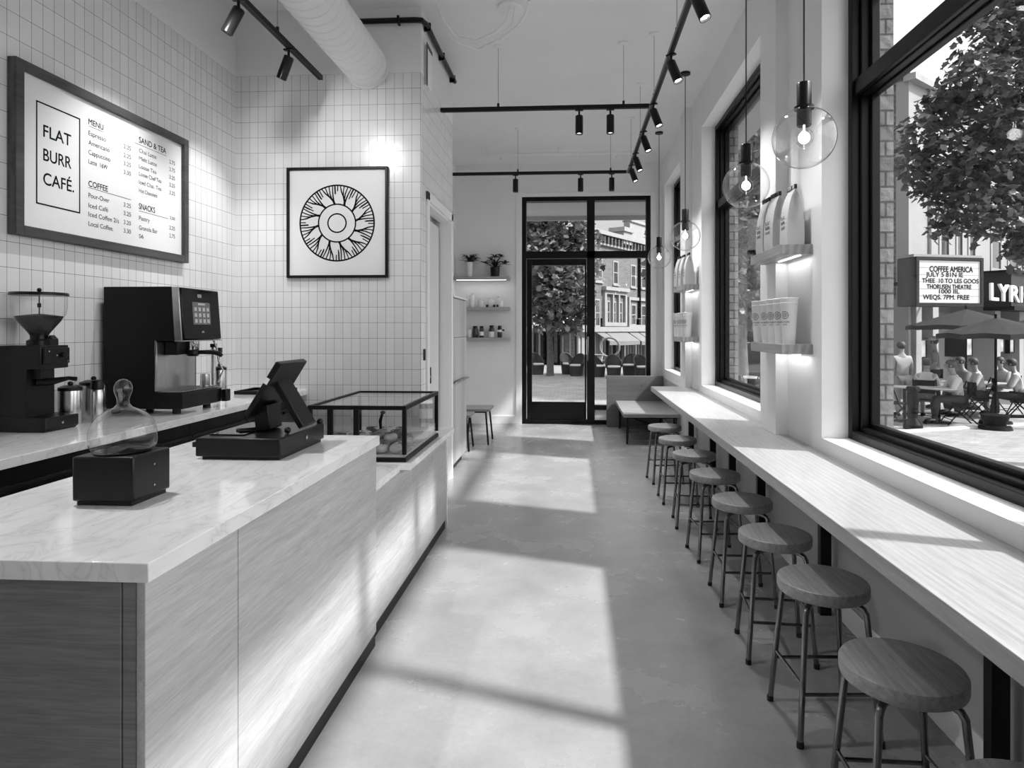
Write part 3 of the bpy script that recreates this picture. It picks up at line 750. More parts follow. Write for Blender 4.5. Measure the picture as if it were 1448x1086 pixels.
m = wb(t); m.lathe([(.011, 0), (.014, 0), (.014, .003), (.011, .003)], (-2.178, mx0+.20, 1.425), 20, 'X'); m.build('start_button', STEEL, fp)
m = wb(t); m.box(-2.336, -2.329, mx0+.008, mx1-.02, 1.098, 1.378); m.build('backsplash', STEEL, t, bevel=.001)
m = wb(t); m.box(-2.335, -2.329, mx0-.001, mx0+.006, 1.098, 1.384); m.build('recess_trim', STEEL, t)
yg = mx0+.165
m = wb(t); m.box(-2.328, -2.255, yg-.085, yg+.02, 1.30, 1.381); m.build('group_block', SATINB, t, bevel=.006)
m = wb(t); m.lathe([(0, 0), (.036, 0), (.036, -.05), (.032, -.056), (0, -.056)], (-2.235, yg+.03, 1.381), 28); m.build('group_head', CHROME, t)
m = wb(t); m.lathe([(0, 0), (.038, 0), (.038, -.022), (.028, -.034), (0, -.034)], (-2.235, yg+.03, 1.324), 28)
m.tube([(-2.20, yg+.04, 1.312), (-2.13, yg+.065, 1.312), (-2.10, yg+.075, 1.302), (-2.085, yg+.08, 1.288)], [.012, .015, .015, .010], 12); m.build('portafilter', SATINB, t)
m = wb(t); m.tube([(-2.22, mx1-.01, 1.381), (-2.205, mx1-.0, 1.33), (-2.195, mx1+.005, 1.25), (-2.17, mx1+.01, 1.19), (-2.185, mx1-.0, 1.15), (-2.19, mx1-.01, 1.12)], .006, 10); m.build('steam_wand', DCHROME, t)
m = wb(t); m.tube([(-2.24, mx1+.025, 1.1), (-2.24, mx1+.025, 1.335)], .014, 14); h_ = m.build('water_spout', STEEL, t)
m = wb(t); m.lathe([(.02, 0), (.02, .022), (0, .022)], (-2.24, mx1+.025, 1.335), 14); m.build('cap', SATINB, h_)
for x in (-2.6, -2.24):
    for y in (mx0+.05, mx1-.05):
        m = wb(t); m.lathe([(.022, 0), (.022, .03), (0, .03)], (x, y, BZ), 16); m.build('foot', RUBBER, t)
# small jug on the tray
m = MB(); m.lathe([(0, 0), (.027, 0), (.028, .004), (.026, .075), (.0245, .075), (.0245, .006), (0, .005)], (0, 0, 0), 24)
o = m.build('steel_cup', STEEL); o.location = (-2.235, mx1-.075, 1.1012); tag(o, 'small steel cup standing on the drip tray of the coffee machine', 'cup')

# ================================================================ grinder
gy0, gy1 = 2.80, 2.965
t = thing('coffee_grinder', 'black coffee grinder with a clear bean hopper at the left edge', 'coffee grinder', (-2.54, 2.88, BZ))
m = wb(t); m.prism([(-2.662, 1.0), (-2.525, 1.0), (-2.525, 1.262), (-2.455, 1.262), (-2.455, 1.372), (-2.662, 1.372)], 'Y', gy0, gy1); m.build('body', SATINB, t, bevel=.004)
m = wb(t); m.prism([(-2.662, BZ), (-2.44, BZ), (-2.425, BZ+.012), (-2.425, 1.035), (-2.51, 1.04), (-2.662, 1.04)], 'Y', gy0-.005, gy1+.03); m.build('base', SATINB, t, bevel=.006)
m = wb(t); m.lathe([(.006, 0), (.006, .004), (0, .004)], (-2.425, gy0+.09, 1.005), 10, 'X'); m.build('catch_button', STEEL, t)
m = wb(t); m.box(-2.455, -2.44, gy0+.01, gy1-.01, 1.285, 1.36); m.lathe([(.014, 0), (.014, .018), (0, .018)], (-2.44, gy0+.11, 1.325), 16, 'X'); m.build('dial_plate', SATINB, t, bevel=.003)
m = wb(t)
for z, y in ((1.345, gy0+.03), (1.325, gy0+.075), (1.295, gy0+.14)): m.lathe([(.004, 0), (.004, .003), (0, .003)], (-2.44, y, z), 8, 'X')
m.build('button', STEEL, t)
hx, hy = -2.535, 2.885
m = wb(t); m.lathe([(0, 0), (.05, 0), (.05, .022), (.036, .03), (.036, .048), (0, .048)], (hx, hy, 1.372), 28); m.build('hopper_collar', SATINB, t)
m = wb(t); m.box(-2.49, -2.46, gy0+.06, gy0+.11, 1.372, 1.40); m.prism([(-2.49, 1.40), (-2.46, 1.40), (-2.48, 1.42)], 'Y', gy0+.08, gy0+.11); m.build('hopper_clip', SATINB, t)
m = wb(t); m.lathe([(.037, .045), (.045, .06), (.088, .118), (.106, .150), (.111, .18), (.111, .235)], (hx, hy, 1.372), 40, close=False); m.build('hopper', CASEG, t)
m = wb(t); m.lathe([(.035, .046), (.043, .06), (.086, .118), (.094, .138), (.05, .145), (0, .150)], (hx, hy, 1.372), 40); m.build('coffee_beans', mat('roasted beans', .012, .45, bump=1, vs=160), t)
m = wb(t); m.lathe([(0, .25), (.114, .25), (.116, .246), (.116, .236), (.0, .234)], (hx, hy, 1.372), 40); m.ball((hx, hy, 1.372+.263), .010, 12, 8); m.build('hopper_lid', SATINB, t)
m = wb(t); m.tube([(hx, hy, 1.372+.14), (hx, hy, 1.372+.235)], .0025, 8); m.lathe([(.008, 0), (.008, .02), (0, .02)], (hx, hy, 1.372+.18), 10); m.build('hopper_rod', SATINB, t)
m = wb(t); m.tube([(-2.52, gy0+.06, 1.20), (-2.47, gy0+.08, 1.20), (-2.40, gy0+.10, 1.215), (-2.37, gy0+.11, 1.21)], [.02, .018, .009, .011], 12); m.box(-2.525, -2.48, gy0+.03, gy0+.1, 1.215, 1.262); m.build('spout_fork', SATINB, t)

# ================================================================ steel vessels on the worktop
def pitcher(label, x, y, r, h, handle, kind='milk_pitcher', cat='pitcher'):
    t = thing(kind, label, cat, (x, y, BZ))
    m = MB(); m.lathe([(0, 0), (r*.98, 0), (r, .006), (r, h*.94), (r*.97, h), (r*.93, h), (r*.93, h*.9), (0, h*.9)], (0, 0, 0), 32); m.build('body', STEEL, t)
    m = MB(); m.lathe([(r*1.02, h-.004), (r*1.02, h+.012), (r*.6, h+.022), (0, h+.022)], (0, 0, 0), 32); m.ball((0, 0, h+.03), .013, 12, 8); m.build('lid', SATINB, t)
    if handle:
        m = MB(); m.tube([(r*.9*handle, 0, h-.01), ((r+.04)*handle, 0, h-.012), ((r+.045)*handle, 0, h*.5), ((r+.01)*handle, 0, h*.25)], .008, 10); m.build('handle', SATINB, t)
pitcher('wide steel pitcher with black lid next to the black coffee machine', -2.555, 3.255, .063, .185, 0)
pitcher('steel pitcher with black lid just behind the grinder', -2.52, 3.055, .052, .175, 0)
t = thing('thermos_flask', 'slim steel flask with a tall black cap between the two pitchers', 'flask', (-2.46, 3.16, BZ))
m = MB(); m.lathe([(0, 0), (.028, 0), (.03, .005), (.03, .15), (.026, .165), (0, .165)], (0, 0, 0), 24); m.build('body', STEEL, t)
m = MB(); m.lathe([(.027, .166), (.03, .17), (.03, .205), (.026, .215), (0, .215)], (0, 0, 0), 24); m.build('cap', SATINB, t)
pitcher('steel canister with black lid standing beyond the coffee machine', -2.44, 4.27, .043, .20, 0, 'steel_canister', 'canister')
t = thing('syrup_pump', 'thin black topped pump bottle near the corner behind the coffee machine', 'bottle', (-2.53, 4.42, BZ))
m = MB(); m.lathe([(0, 0), (.03, 0), (.03, .19), (.012, .22), (.012, .25), (0, .25)], (0, 0, 0), 20); m.build('bottle', GLASS, t)
m = MB(); m.tube([(0, 0, .25), (0, 0, .31)], .004, 8); m.box(-.018, .018, -.012, .012, .31, .345); m.build('pump', SATINB, t)
t = thing('serving_tray', 'flat black tray on the worktop end beside the tiled wall', 'tray', (-2.3, 4.66, BZ))
m = MB(); m.box(-.17, .17, -.15, .15, 0, .008); m.build('base', SATINB, t, bevel=.003)
m = MB(); m.frame(-.17, .17, -.15, .15, .012, .008, .022, 'Y')
M0 = Matrix.Rotation(R(-90), 4, 'X'); 
m.bm.free(); m = MB()
for b in ((-.17, .17, -.15, -.138), (-.17, .17, .138, .15), (-.17, -.158, -.138, .138), (.158, .17, -.138, .138)): m.box(*b, .0082, .026)
m.build('rim', SATINB, t)

# ================================================================ menu board
bx = XL+.042
def onboard(cx, cy): return PX(cx/3.194, 60+cy/3.194, bx)
c0, c1 = onboard(70, 78), onboard(852, 430); c2 = onboard(70, 872); c3 = onboard(852, 992)
by0, by1 = c0.y, c1.y; bz1 = (c0.z+c1.z)/2; bz0 = (c2.z+c3.z)/2
t = thing('menu_board', 'large white menu board in a dark wood frame on the tiled left wall', 'menu board', (XL, (by0+by1)/2, bz0), R(90))
hw = (by1-by0)/2; hh = bz1-bz0
m = MB(); m.frame(-hw, hw, 0, hh, .048, -.045, 0, 'Y'); m.build('frame', FRAMEW, t, bevel=.003)
m = MB(); m.box(-hw+.048, hw-.048, -.022, -.002, .048, hh-.048); pn = m.build('board', PAPER, t)
def bl(cx, cy):
    p = PX(cx/3.194, 60+cy/3.194, XL+.0225); return Vector((p.y-t.location.y, p.z-bz0))
bt = []
def put(s, x0, y0, x1, y1, hpx, ink=INK, bold=.0, nm='lettering'):
    a, b = bl(x0, y0), bl(x1, y1); h = bl(x0, y0-hpx).y-a.y
    zc = (a.y+b.y)/2
    me = text_mesh(s, b.x-a.x, h, bold=bold); move_mesh(me, Matrix.Translation((a.x, -.0224, a.y*.5+b.y*.5)))
    me.materials.append(ink); link(nm, me, pn, smooth=False)
for s, y0, x1, y1 in (('FLAT', 427, 321, 467), ('BURR', 532, 322, 571), ('CAFÉ.', 637, 334, 680)): put(s, 196, y0, x1, y1, 57, INK, .012)
a0, a1 = bl(163, 258), bl(362, 345); a2, a3 = bl(163, 728), bl(362, 772)
m = MB(); m.frame(a0.x, a1.x, (a2.y+a3.y)/2, (a0.y+a1.y)/2, .007, -.0232, -.0222, 'Y'); m.build('title_box', INK, pn)
for s, x0, y0, x1, y1 in (('MENU', 400, 371, 467, 394), ('COFFEE', 400, 651, 487, 672), ('SAND & TEA', 628, 455, 750, 500), ('SNACKS', 628, 754, 700, 768)): put(s, x0, y0, x1, y1, 27, INK, .016)
for s, x0, y0, x1, y1, h in (('Espresso', 400, 421, 478, 446, 22), ('Americano', 400, 465, 495, 492, 22), ('Cappuccino', 400, 508, 498, 536, 22), ('Latte  16W', 400, 551, 486, 571, 22),
    ('Pour-Over', 400, 702, 494, 722, 22), ('Iced Café', 400, 747, 488, 764, 22), ('Iced Coffee 2/s', 400, 788, 537, 814, 22), ('Local Coffee.', 400, 829, 512, 850, 22),
    ('Chai Latte', 628, 500, 706, 523, 19), ('Melt Latte', 628, 536, 708, 556, 19), ('Loose Tea', 628, 572, 706, 590, 19), ('Loose Chef Tea', 628, 607, 729, 630, 19), ("Iced Chai. Tea", 628, 644, 729, 666, 19), ('Hot Chocolate', 628, 681, 710, 697, 19),
    ('Pastry', 628, 802, 676, 812, 20), ('Granola Bar', 628, 846, 711, 862, 20), ('S6', 628, 882, 648, 886, 18),
    ('2.25', 559, 479, 591, 487, 20), ('2.25', 559, 519, 591, 526, 20), ('3.25', 559, 556, 591, 562, 20), ('3.30', 559, 595, 591, 601, 20),
    ('3.25', 559, 742, 591, 748, 20), ('3.25', 559, 781, 591, 786, 20), ('3.20', 559, 821, 591, 826, 20), ('3.30', 559, 859, 591, 864, 20),
    ('2.75', 765, 548, 790, 554, 18), ('2.75', 765, 582, 790, 587, 18), ('3.25', 765, 617, 790, 622, 18), ('3.25', 765, 652, 790, 656, 18), ('3.25', 765, 687, 790, 691, 18),
    ('2.50', 767, 800, 790, 802, 14), ('2.25', 765, 846, 790, 849, 18), ('2.75', 765, 882, 790, 884, 18)):
    put(s, x0, y0, x1, y1, h, INKG, .006)
m = MB()
for x0, y0, x1, y1 in ((400, 379, 467, 402), (400, 658, 592, 708), (608, 456, 752, 510), (628, 763, 760, 794)):
    a, b = bl(x0, y0), bl(x1, y1); z = (a.y+b.y)/2; m.box(a.x, b.x, -.0228, -.0222, z-.0012, z+.0012)
m.build('rule_line', INKG, pn)

# ================================================================ emblem print
pa, pb = PY(405, 237, YE-.03), PY(548, 235, YE-.03); pc = PY(405, 393, YE-.03)
cw, chh = (pb.x-pa.x)/2, pa.z-pc.z
t = thing('emblem_print', 'square black framed print of a round ringed emblem on the tiled end wall', 'picture', ((pa.x+pb.x)/2, YE, pc.z))
m = MB(); m.frame(-cw, cw, 0, chh, .020, -.032, 0, 'Y'); m.build('frame', BLACK, t, bevel=.002)
m = MB(); m.box(-cw+.02, cw-.02, -.014, -.002, .02, chh-.02); sh = m.build('print_sheet', PAPER, t)
ex, ez = PY(475.5, 315, YE-.03).x-t.location.x, PY(475.5, 315, YE-.03).z-t.location.z
er = 54*4.93/900
m = MB()
def ring(r, w, y=-.0146):
    w *= 1.25
    n = 72; A = []; B = []
    for k in range(n):
        c, s = math.cos(2*PI*k/n), math.sin(2*PI*k/n)
        A.append(m.v((ex+c*(r-w/2), y, ez+s*(r-w/2)))); B.append(m.v((ex+c*(r+w/2), y, ez+s*(r+w/2))))
    for k in range(n): m.f([A[k], A[(k+1)%n], B[(k+1)%n], B[k]])
def stroke(pts, w, y=-.0148):
    L = []; Rr = []
    for i, p in enumerate(pts):
        p = Vector(p); q0 = Vector(pts[max(0, i-1)]); q1 = Vector(pts[min(len(pts)-1, i+1)])
        d = (q1-q0).normalized(); n_ = Vector((-d.y, d.x))
        ww = (w[i] if isinstance(w, (list, tuple)) else w)*1.35
        a, b = p+n_*ww/2, p-n_*ww/2
        L.append(m.v((ex+a.x, y, ez+a.y))); Rr.append(m.v((ex+b.x, y, ez+b.y)))
    for i in range(len(pts)-1): m.f([L[i], L[i+1], Rr[i+1], Rr[i]])
def pol(r, a): return (r*er*math.cos(a), r*er*math.sin(a))
ring(er, .010); ring(er*.50, .009); ring(er*.245, .009)
rnd = random.Random(4)
for c in range(12):
    a = 2*PI*c/12 + .12
    tip = a+.30
    stroke([pol(.50, a), pol(.60, a+.05), pol(.72, a+.16), pol(.84, a+.26), pol(.99, a+.31)], [.014, .012, .009, .008, .006])
    stroke([pol(.58, a+.03), pol(.70, a+.03), pol(.84, a+.02), pol(.99, a+.0)], [.010, .008, .007, .006])
    stroke([pol(.66, a+.10), pol(.80, a+.12), pol(.99, a+.10)], [.008, .007, .006])
    stroke([pol(.74, a+.17), pol(.86, a+.20), pol(.99, a+.205)], [.007, .006, .006])
    for q, r0 in ((.385, .80), (.455, .74), (-.055, .78)): stroke([pol(r0+rnd.uniform(-.04, .05), a+q), pol(.99, a+q)], .0062)
m.build('emblem', INK, sh, smooth=False)

# ================================================================ window bar
BT = .786
t = thing('window_bar', 'long light plank bar fixed along the window wall', 'bar counter', (XR, 3, 0))
m = wb(t); m.prism([(.90, -1.2), (XR-.0005, -1.2), (XR-.0005, 7.42), (.90, 7.42)], 'Z', BT-.054, BT); m.build('bar_top', BARW, t, bevel=.003)
for i, u in enumerate((1161, 1072, 1032, 1005, 975, 959)):
    y = PX(u, 465, 1.26).y
    if y < 7.3: 
        m = wb(t); m.box(1.25, 1.305, y-.02, y+.02, 0, BT-.055); m.box(.98, 1.25, y-.012, y+.012, BT-.10, BT-.055); m.build('support_post', SATINB, t, bevel=.002)
m = wb(t); m.box(1.25, 1.305, 1.98, 2.02, 0, BT-.055); m.box(.98, 1.25, 1.988, 2.012, BT-.10, BT-.055); m.build('support_post', SATINB, t, bevel=.002)

# ================================================================ bar stools
SH = .53
st = thing('bar_stool', 'x', 'stool', (0, 0, 0), 0, 'round wooden stools along the window bar')
m = MB(); r = .158
m.lathe([(0, SH-.045), (r-.008, SH-.045), (r-.002, SH-.041), (r, SH-.035), (r, SH-.009), (r-.003, SH-.003), (r-.010, SH), (0, SH)], (0, 0, 0), 56); m.build('seat', STOOLW, st)
m = MB(); m.box(-.07, .07, -.07, .07, SH-.055, SH-.0455); m.build('seat_bracket', SATINB, st)
for sx, sy in ((-1, -1), (1, -1), (1, 1), (-1, 1)):
    def q(rad, z): return (sx*rad, sy*rad, z)
    m = MB(); m.tube([q(.05, SH-.062), q(.088, SH-.063), q(.100, SH-.070), q(.107, SH-.085), q(.140, .012)], .0105, 12); lg = m.build('leg', DCHROME, st)
    m = MB(); m.lathe([(0, 0), (.0125, 0), (.0125, .02), (0, .02)], q(.1405, 0), 12); m.build('foot_cap', RUBBER, lg)
def leg_at(z): return .107+(.140-.107)*(SH-.085-z)/(SH-.097)
for (z, a, b) in ((.175, (-1, -1), (1, -1)), (.175, (-1, 1), (1, 1)), (.205, (-1, -1), (-1, 1)), (.205, (1, -1), (1, 1))):
    k = leg_at(z); m = MB(); m.tube([(a[0]*k, a[1]*k, z), (b[0]*k, b[1]*k, z)], .0065, 10); m.build('stretcher', DCHROME, st)
ds = [1.22, 1.75, 2.345, 2.875, 3.45, 4.08, 4.73, 5.38, 6.07]
us = [None, 1275, 1163, 1095.5, 1049, 1010.5, 981.5, 958, 940]
labs = ['nearest round wooden stool, mostly cut off by the bottom edge', 'second round wooden stool from the camera, seat seen whole in the bottom right', 'third round wooden stool from the camera along the window bar', 'fourth round wooden stool from the camera along the window bar', 'fifth round wooden stool from the camera, middle of the row', 'sixth round wooden stool from the camera along the window bar', 'seventh round wooden stool from the camera along the window bar', 'second farthest round wooden stool along the window bar', 'farthest round wooden stool, next to the low bench']
for i, d in enumerate(ds):
    x = .90; 
    if us[i]: p = CAM + ray(us[i])*d; x, y = p.x, p.y
    else: y = d*ca+.05
    rz = (i*37 % 11-5)*.02
    if i == 0: st.location = (x, y, 0); st['label'] = labs[0]; st.rotation_euler.z = rz
    else: dup(st, (x, y, 0), rz, labs[i])

# ================================================================ benches at the back
t = thing('bench', 'low wooden bench on thin black legs in front of the back window', 'bench', (.98, 8.74, 0))
x0, x1, y0, y1, z = .63, 1.325, 7.97, 9.455, .39
m = wb(t); m.box(x0, x1, y0, y1, z-.045, z); m.build('seat', BENCHW, t, bevel=.004)
for y in (y0+.08, y1-.12):
    m = wb(t)
    for x in (x0+.05, x1-.06): m.tube([(x, y, z-.046), (x-.0, y, 0)], .012, 10); m.tube([(x+.03, y, z-.046), (x+.004, y, .004)], .008, 8)
    m.box(x0+.04, x1-.04, y-.015, y+.015, z-.062, z-.0455); m.build('leg_frame', SATINB, t)
m = wb(t); m.tube([(x0+.12, y0+.12, z-.06), (x1-.1, y0+.5, .12)], .009, 8); m.build('brace', SATINB, t)
o = MB().box(.50, 1.328, 9.47, 9.52, 0, .755).build('booth_back_panel', PANELW, None, bevel=.004); tag(o, 'upright wooden booth back behind the low bench, under the back window', 'panel')  # wooden back of the booth, kept as an object apart from its bench
m = MB(); m.lathe([(.008, 0), (.008, -.006), (0, -.006)], (1.02, 9.47, .62), 10, 'Y'); m.build('screw_cap', STEEL, o)
def small_table(label, cx, cy, w, d, z):
    t = thing('side_stool', label, 'stool', (cx, cy, 0))
    m = MB(); m.box(-w/2, w/2, -d/2, d/2, z-.03, z); m.build('seat', BENCHW, t, bevel=.003)
    m = MB(); m.box(-w/2+.04, w/2-.04, -d/2+.04, d/2-.04, z-.05, z-.0305); m.build('seat_frame', SATINB, t)
    for sx in (-1, 1):
        for sy in (-1, 1):
            m = MB(); m.tube([(sx*(w/2-.05), sy*(d/2-.05), z-.05), (sx*(w/2-.015), sy*(d/2-.015), 0)], .012, 10); m.build('leg', SATINB, t)
small_table('low square wooden stool with splayed black legs under the back shelves', -1.22, 8.12, .36, .46, .445)
small_table('low wooden stool half hidden behind the tall oak cabinet', -1.40, 7.62, .38, .36, .43)

# ================================================================ tall cabinet
t = thing('tall_cabinet', 'tall narrow oak cabinet standing past the white door', 'cabinet', (-1.47, 6.66, 0))
OAKZ = wood('upright oak', .34, .56, 'Z', .8, .5)
ya, yb = 6.26, 7.03
rbox(t, 'carcass', OAKZ, XA+.005, -1.205, ya, yb, .09, 1.765, .002)
rbox(t, 'plinth', BLACK, XA+.02, -1.235, ya+.01, yb-.01, 0, .09, 0)
f = rbox(t, 'door', OAKZ, -1.205, -1.182, ya+.003, yb-.003, .10, .90, .002)
f2 = rbox(t, 'door', OAKZ, -1.205, -1.182, ya+.003, yb-.003, .925, 1.36, .002)
f3 = rbox(t, 'door', OAKZ, -1.205, -1.182, ya+.003, yb-.003, 1.365, 1.755, .002)
rbox(t, 'handle', STEEL, -1.182, -1.15, ya+.003, yb-.003, .905, .92, .002)
rbox(t, 'top_panel', TRIMW, XA+.005, -1.175, ya-.004, yb+.004, 1.766, 1.785, .002)

# ================================================================ shelves on the back wall
FY = 9.46
def sx(u): return PY(u, 465, FY+.1).x
def shelf(label, z, led):
    t = thing('wall_shelf', label, 'shelf', (-1.37, YB, z-.05))
    m = wb(t); m.box(XA+.002, PY(720, 465, FY).x, FY, YB, z-.048, z); m.build('board', SHELFX, t, bevel=.003)
    if led:
        m = wb(t); m.box(XA+.05, -1.0, FY+.03, FY+.045, z-.054, z-.0485); m.build('led_strip', LED, t)
        l = bpy.data.objects.new('led', bpy.data.lights.new('led', 'AREA')); COL.objects.link(l); l.parent = t
        l.data.shape = 'RECTANGLE'; l.data.size = .7; l.data.size_y = .02; l.data.energy = .25; l.location = Vector((-1.37, FY+.06, z-.06))-t.location
Z1, Z2, Z3 = 2.235, 1.775, 1.318
shelf('top shelf of three on the back wall, carrying two potted plants', Z1, True)
shelf('middle shelf of three on the back wall, carrying white jars', Z2, False)
shelf('bottom shelf of three on the back wall, carrying dark capped bottles', Z3, False)
LEAFD = leafmat('dark plant leaf', .022, .4)
def blade(m, c, az, L, lift, w):
    """an arching strap leaf"""
    A = []; n_ = 7
    for i in range(n_+1):
        s_ = i/n_; rr = L*(s_*.95); z = lift*L*(1.55*s_-1.15*s_*s_)
        ww = w*math.sin(PI*min(.98, .12+.88*s_))*.5
        c0 = Vector((c[0]+math.cos(az)*rr, c[1]+math.sin(az)*rr, c[2]+z)); pr = Vector((-math.sin(az), math.cos(az), 0))
        A.append((m.v(c0-pr*ww), m.v(c0+Vector((0, 0, -ww*.4))), m.v(c0+pr*ww)))
    for (a, b, c_), (d, e, f) in zip(A, A[1:]): m.f([a, b, e, d]); m.f([b, c_, f, e])
def plant(label, x, potr, poth, potm, nl, L, lift, w, sub=None):
    t = thing('potted_plant', label, 'plant', (x, 9.565, Z1))
    m = MB(); m.lathe([(0, 0), (potr*.85, 0), (potr, poth), (potr*.9, poth), (potr*.88, poth*.9), (0, poth*.9)], (0, 0, 0), 28); m.build('pot', potm, t)
    m = MB(); m.lathe([(potr*.87, 0), (0, .006)], (0, 0, poth*.905), 20); m.build('soil', mat('soil', .01, .9), t)
    m = MB(); rn = random.Random(nl)
    for k in range(nl): blade(m, (0, 0, poth*.92), 2*PI*k/nl*2.4+rn.uniform(-.2, .2), L*rn.uniform(.6, 1.0), lift*rn.uniform(.4, 1.6), w)
    if sub:
        for (dx, dz, ll) in sub:
            m.tube([(0, 0, poth*.9), (dx*.6, 0, poth+dz*.8), (dx, -.01, poth+dz)], .004, 6)
            for k in range(13): blade(m, (dx, -.01, poth+dz), 2*PI*k/13+rn.uniform(-.2, .2), ll*rn.uniform(.7, 1), .7*rn.uniform(-.2, 1.3), w)
    fo = m.build('foliage', LEAFD, t)
    return t
plant('spiky plant in a slim white pot on the top shelf', sx(664.5), .045, .225, CERAM, 38, .21, 1.15, .030)
plant('bushy dark plant in a black pot on the top shelf', sx(700), .073, .145, SATINB, 22, .19, 1.05, .034, ((-.15, .06, .10), (.0, .15, .13), (.15, .05, .12), (.09, .16, .08), (-.06, .11, .10)))
JARD = mat('dark bottle glass', .03, .12)
def vessel(name, label, cat, u, z, prof, mm, lid=None, grp=None, dy=0, lidm=SATINB, band=None):
    t = thing(name, label, cat, (sx(u), 9.57+dy, z), 0, grp)
    m = MB(); m.lathe(prof, (0, 0, 0), 24); m.build('body', mm, t)
    if lid: m = MB(); m.lathe(lid, (0, 0, 0), 24); m.build('lid', lidm, t)
    if band: m = MB(); m.lathe([(band[0], band[1]), (band[0], band[2])], (0, 0, 0), 24, close=False); m.build('label_band', PAPER, t)
    return t
G = 'white jars on the middle shelf'
def jar(r, h): return [(0, 0), (r*.94, 0), (r, .01), (r, h*.86), (r*.8, h*.93), (r*.5, h*.95), (0, h*.95)]
def knob(r, h): return [(r*.82, h*.93), (r*.84, h), (r*.3, h*1.03), (r*.16, h*1.06), (r*.2, h*1.12), (0, h*1.14)]
vessel('tall_bottle', 'tall slim white bottle at the left end of the middle shelf', 'bottle', 662.5, Z2, jar(.032, .20), CERAM, knob(.03, .19), G, .02, TRIMW)
vessel('tall_bottle', 'tall slim white bottle with grey cap, second from left on the middle shelf', 'bottle', 668.5, Z2, jar(.03, .205), CERAM, knob(.03, .2), G, -.03, STEEL)
t = vessel('sugar_bowl', 'white lidded pot with handles, middle of the middle shelf', 'jar', 680.5, Z2, jar(.05, .12), CERAM, knob(.05, .125), G, -.02, TRIMW)
m = MB()
for s_ in (-1, 1): m.tube([(s_*.048, 0, .09), (s_*.072, 0, .085), (s_*.072, 0, .05), (s_*.048, 0, .04)], .006, 8)
m.build('handle', CERAM, t)
vessel('lidded_jar', 'round white lidded jar, second from right on the middle shelf', 'jar', 695, Z2, jar(.048, .135), CERAM, knob(.048, .14), G, -.02, TRIMW)
vessel('lidded_jar', 'squat white jar at the right end of the middle shelf', 'jar', 707.5, Z2, jar(.048, .115), CERAM, knob(.04, .12), G, -.03, TRIMW)
vessel('tall_bottle', 'white bottle tucked behind the squat jar on the middle shelf', 'bottle', 703.5, Z2, jar(.028, .16), CERAM, knob(.026, .155), G, .05, STEEL)
for u, s_ in ((689.5, 'left'), (699.6, 'right'), (704, 'far right')):
    m = MB(); m.lathe([(0, 0), (.014, 0), (.018, .02), (.012, .035), (0, .04)], (0, 0, 0), 16); o = m.build('dropper_pot', SATINB); o.location = (sx(u), 9.495, Z2); tag(o, 'tiny black pot between the white jars, %s one' % s_, 'pot', G)
G = 'bottles on the bottom shelf'
def btl(r, h): return [(0, 0), (r*.94, 0), (r, .006), (r, h*.68), (r*.86, h*.78), (r*.6, h*.82), (0, h*.82)]
def cap(r, h): return [(r*.78, h*.80), (r*.78, h), (0, h)]
vessel('paper_cup', 'plain white cup at the left end of the bottom shelf', 'cup', 664, Z3, [(0, 0), (.033, 0), (.036, .125), (.033, .125), (.030, .006), (0, .006)], CERAM, None, G)
vessel('capped_jar', 'wide dark jar with black cap, second on the bottom shelf', 'jar', 671.8, Z3, btl(.042, .175), JARD, cap(.042, .175), G)
vessel('capped_jar', 'narrow dark jar with pale label, third on the bottom shelf', 'jar', 681, Z3, btl(.033, .175), JARD, cap(.036, .175), G, 0, SATINB, (.0335, .03, .09))
vessel('capped_jar', 'black capped bottle with a white lower half, second from right on the bottom shelf', 'bottle', 695, Z3, btl(.04, .185), JARD, cap(.04, .185), G, 0, SATINB, (.0405, .004, .09))
vessel('capped_jar', 'tall black capped bottle with pale shoulder at the right end of the bottom shelf', 'bottle', 706.5, Z3, btl(.036, .18), JARD, cap(.036, .18), G, 0, SATINB, (.0365, .085, .118))
vessel('capped_jar', 'small glass vial beside the rightmost bottle of the bottom shelf', 'bottle', 711.8, Z3, btl(.017, .125), GLASS, cap(.02, .125), G, -.02)

# ================================================================ pier shelves with coffee bags and paper cups
def pier_shelf(label, y0, z, p1):
    t = thing('pier_shelf', label, 'shelf', (XR, y0, z))
    m = wb(t); m.prism([(1.171, y0), (XR-.0005, y0), (XR-.0005, p1-.0005), (1.2695, p1-.0005), (1.2695, y0+.62), (1.171, y0+.62)], 'Z', z-.056, z); m.build('board', SHELFW, t, bevel=.003)
    m = wb(t); m.box(1.275, 1.29, y0+.03, p1-.03, z-.062, z-.0565); m.build('led_strip', LED, t)
    l = bpy.data.objects.new('led', bpy.data.lights.new('led', 'AREA')); COL.objects.link(l); l.parent = t
    l.data.shape = 'RECTANGLE'; l.data.size = .05; l.data.size_y = .4; l.data.energy = .2
    l.location = Vector((1.30, (y0+p1)/2, z-.066))-t.location
ZU, ZL = 1.926, 1.363
y1_, y2_ = 3.655, 6.885
pier_shelf('upper shelf on the nearer pier, holding three coffee bags', y1_, ZU, P1)
pier_shelf('lower shelf on the nearer pier, holding tall paper cups', y1_, ZL, P1)
pier_shelf('upper shelf on the farther pier, holding small coffee bags', y2_, ZU, P2)
pier_shelf('lower shelf on the farther pier, holding tall paper cups', y2_, ZL, P2)
BAG = mat('matt pale coffee bag', .55, .5, var=.06, vs=10, bump=.12)
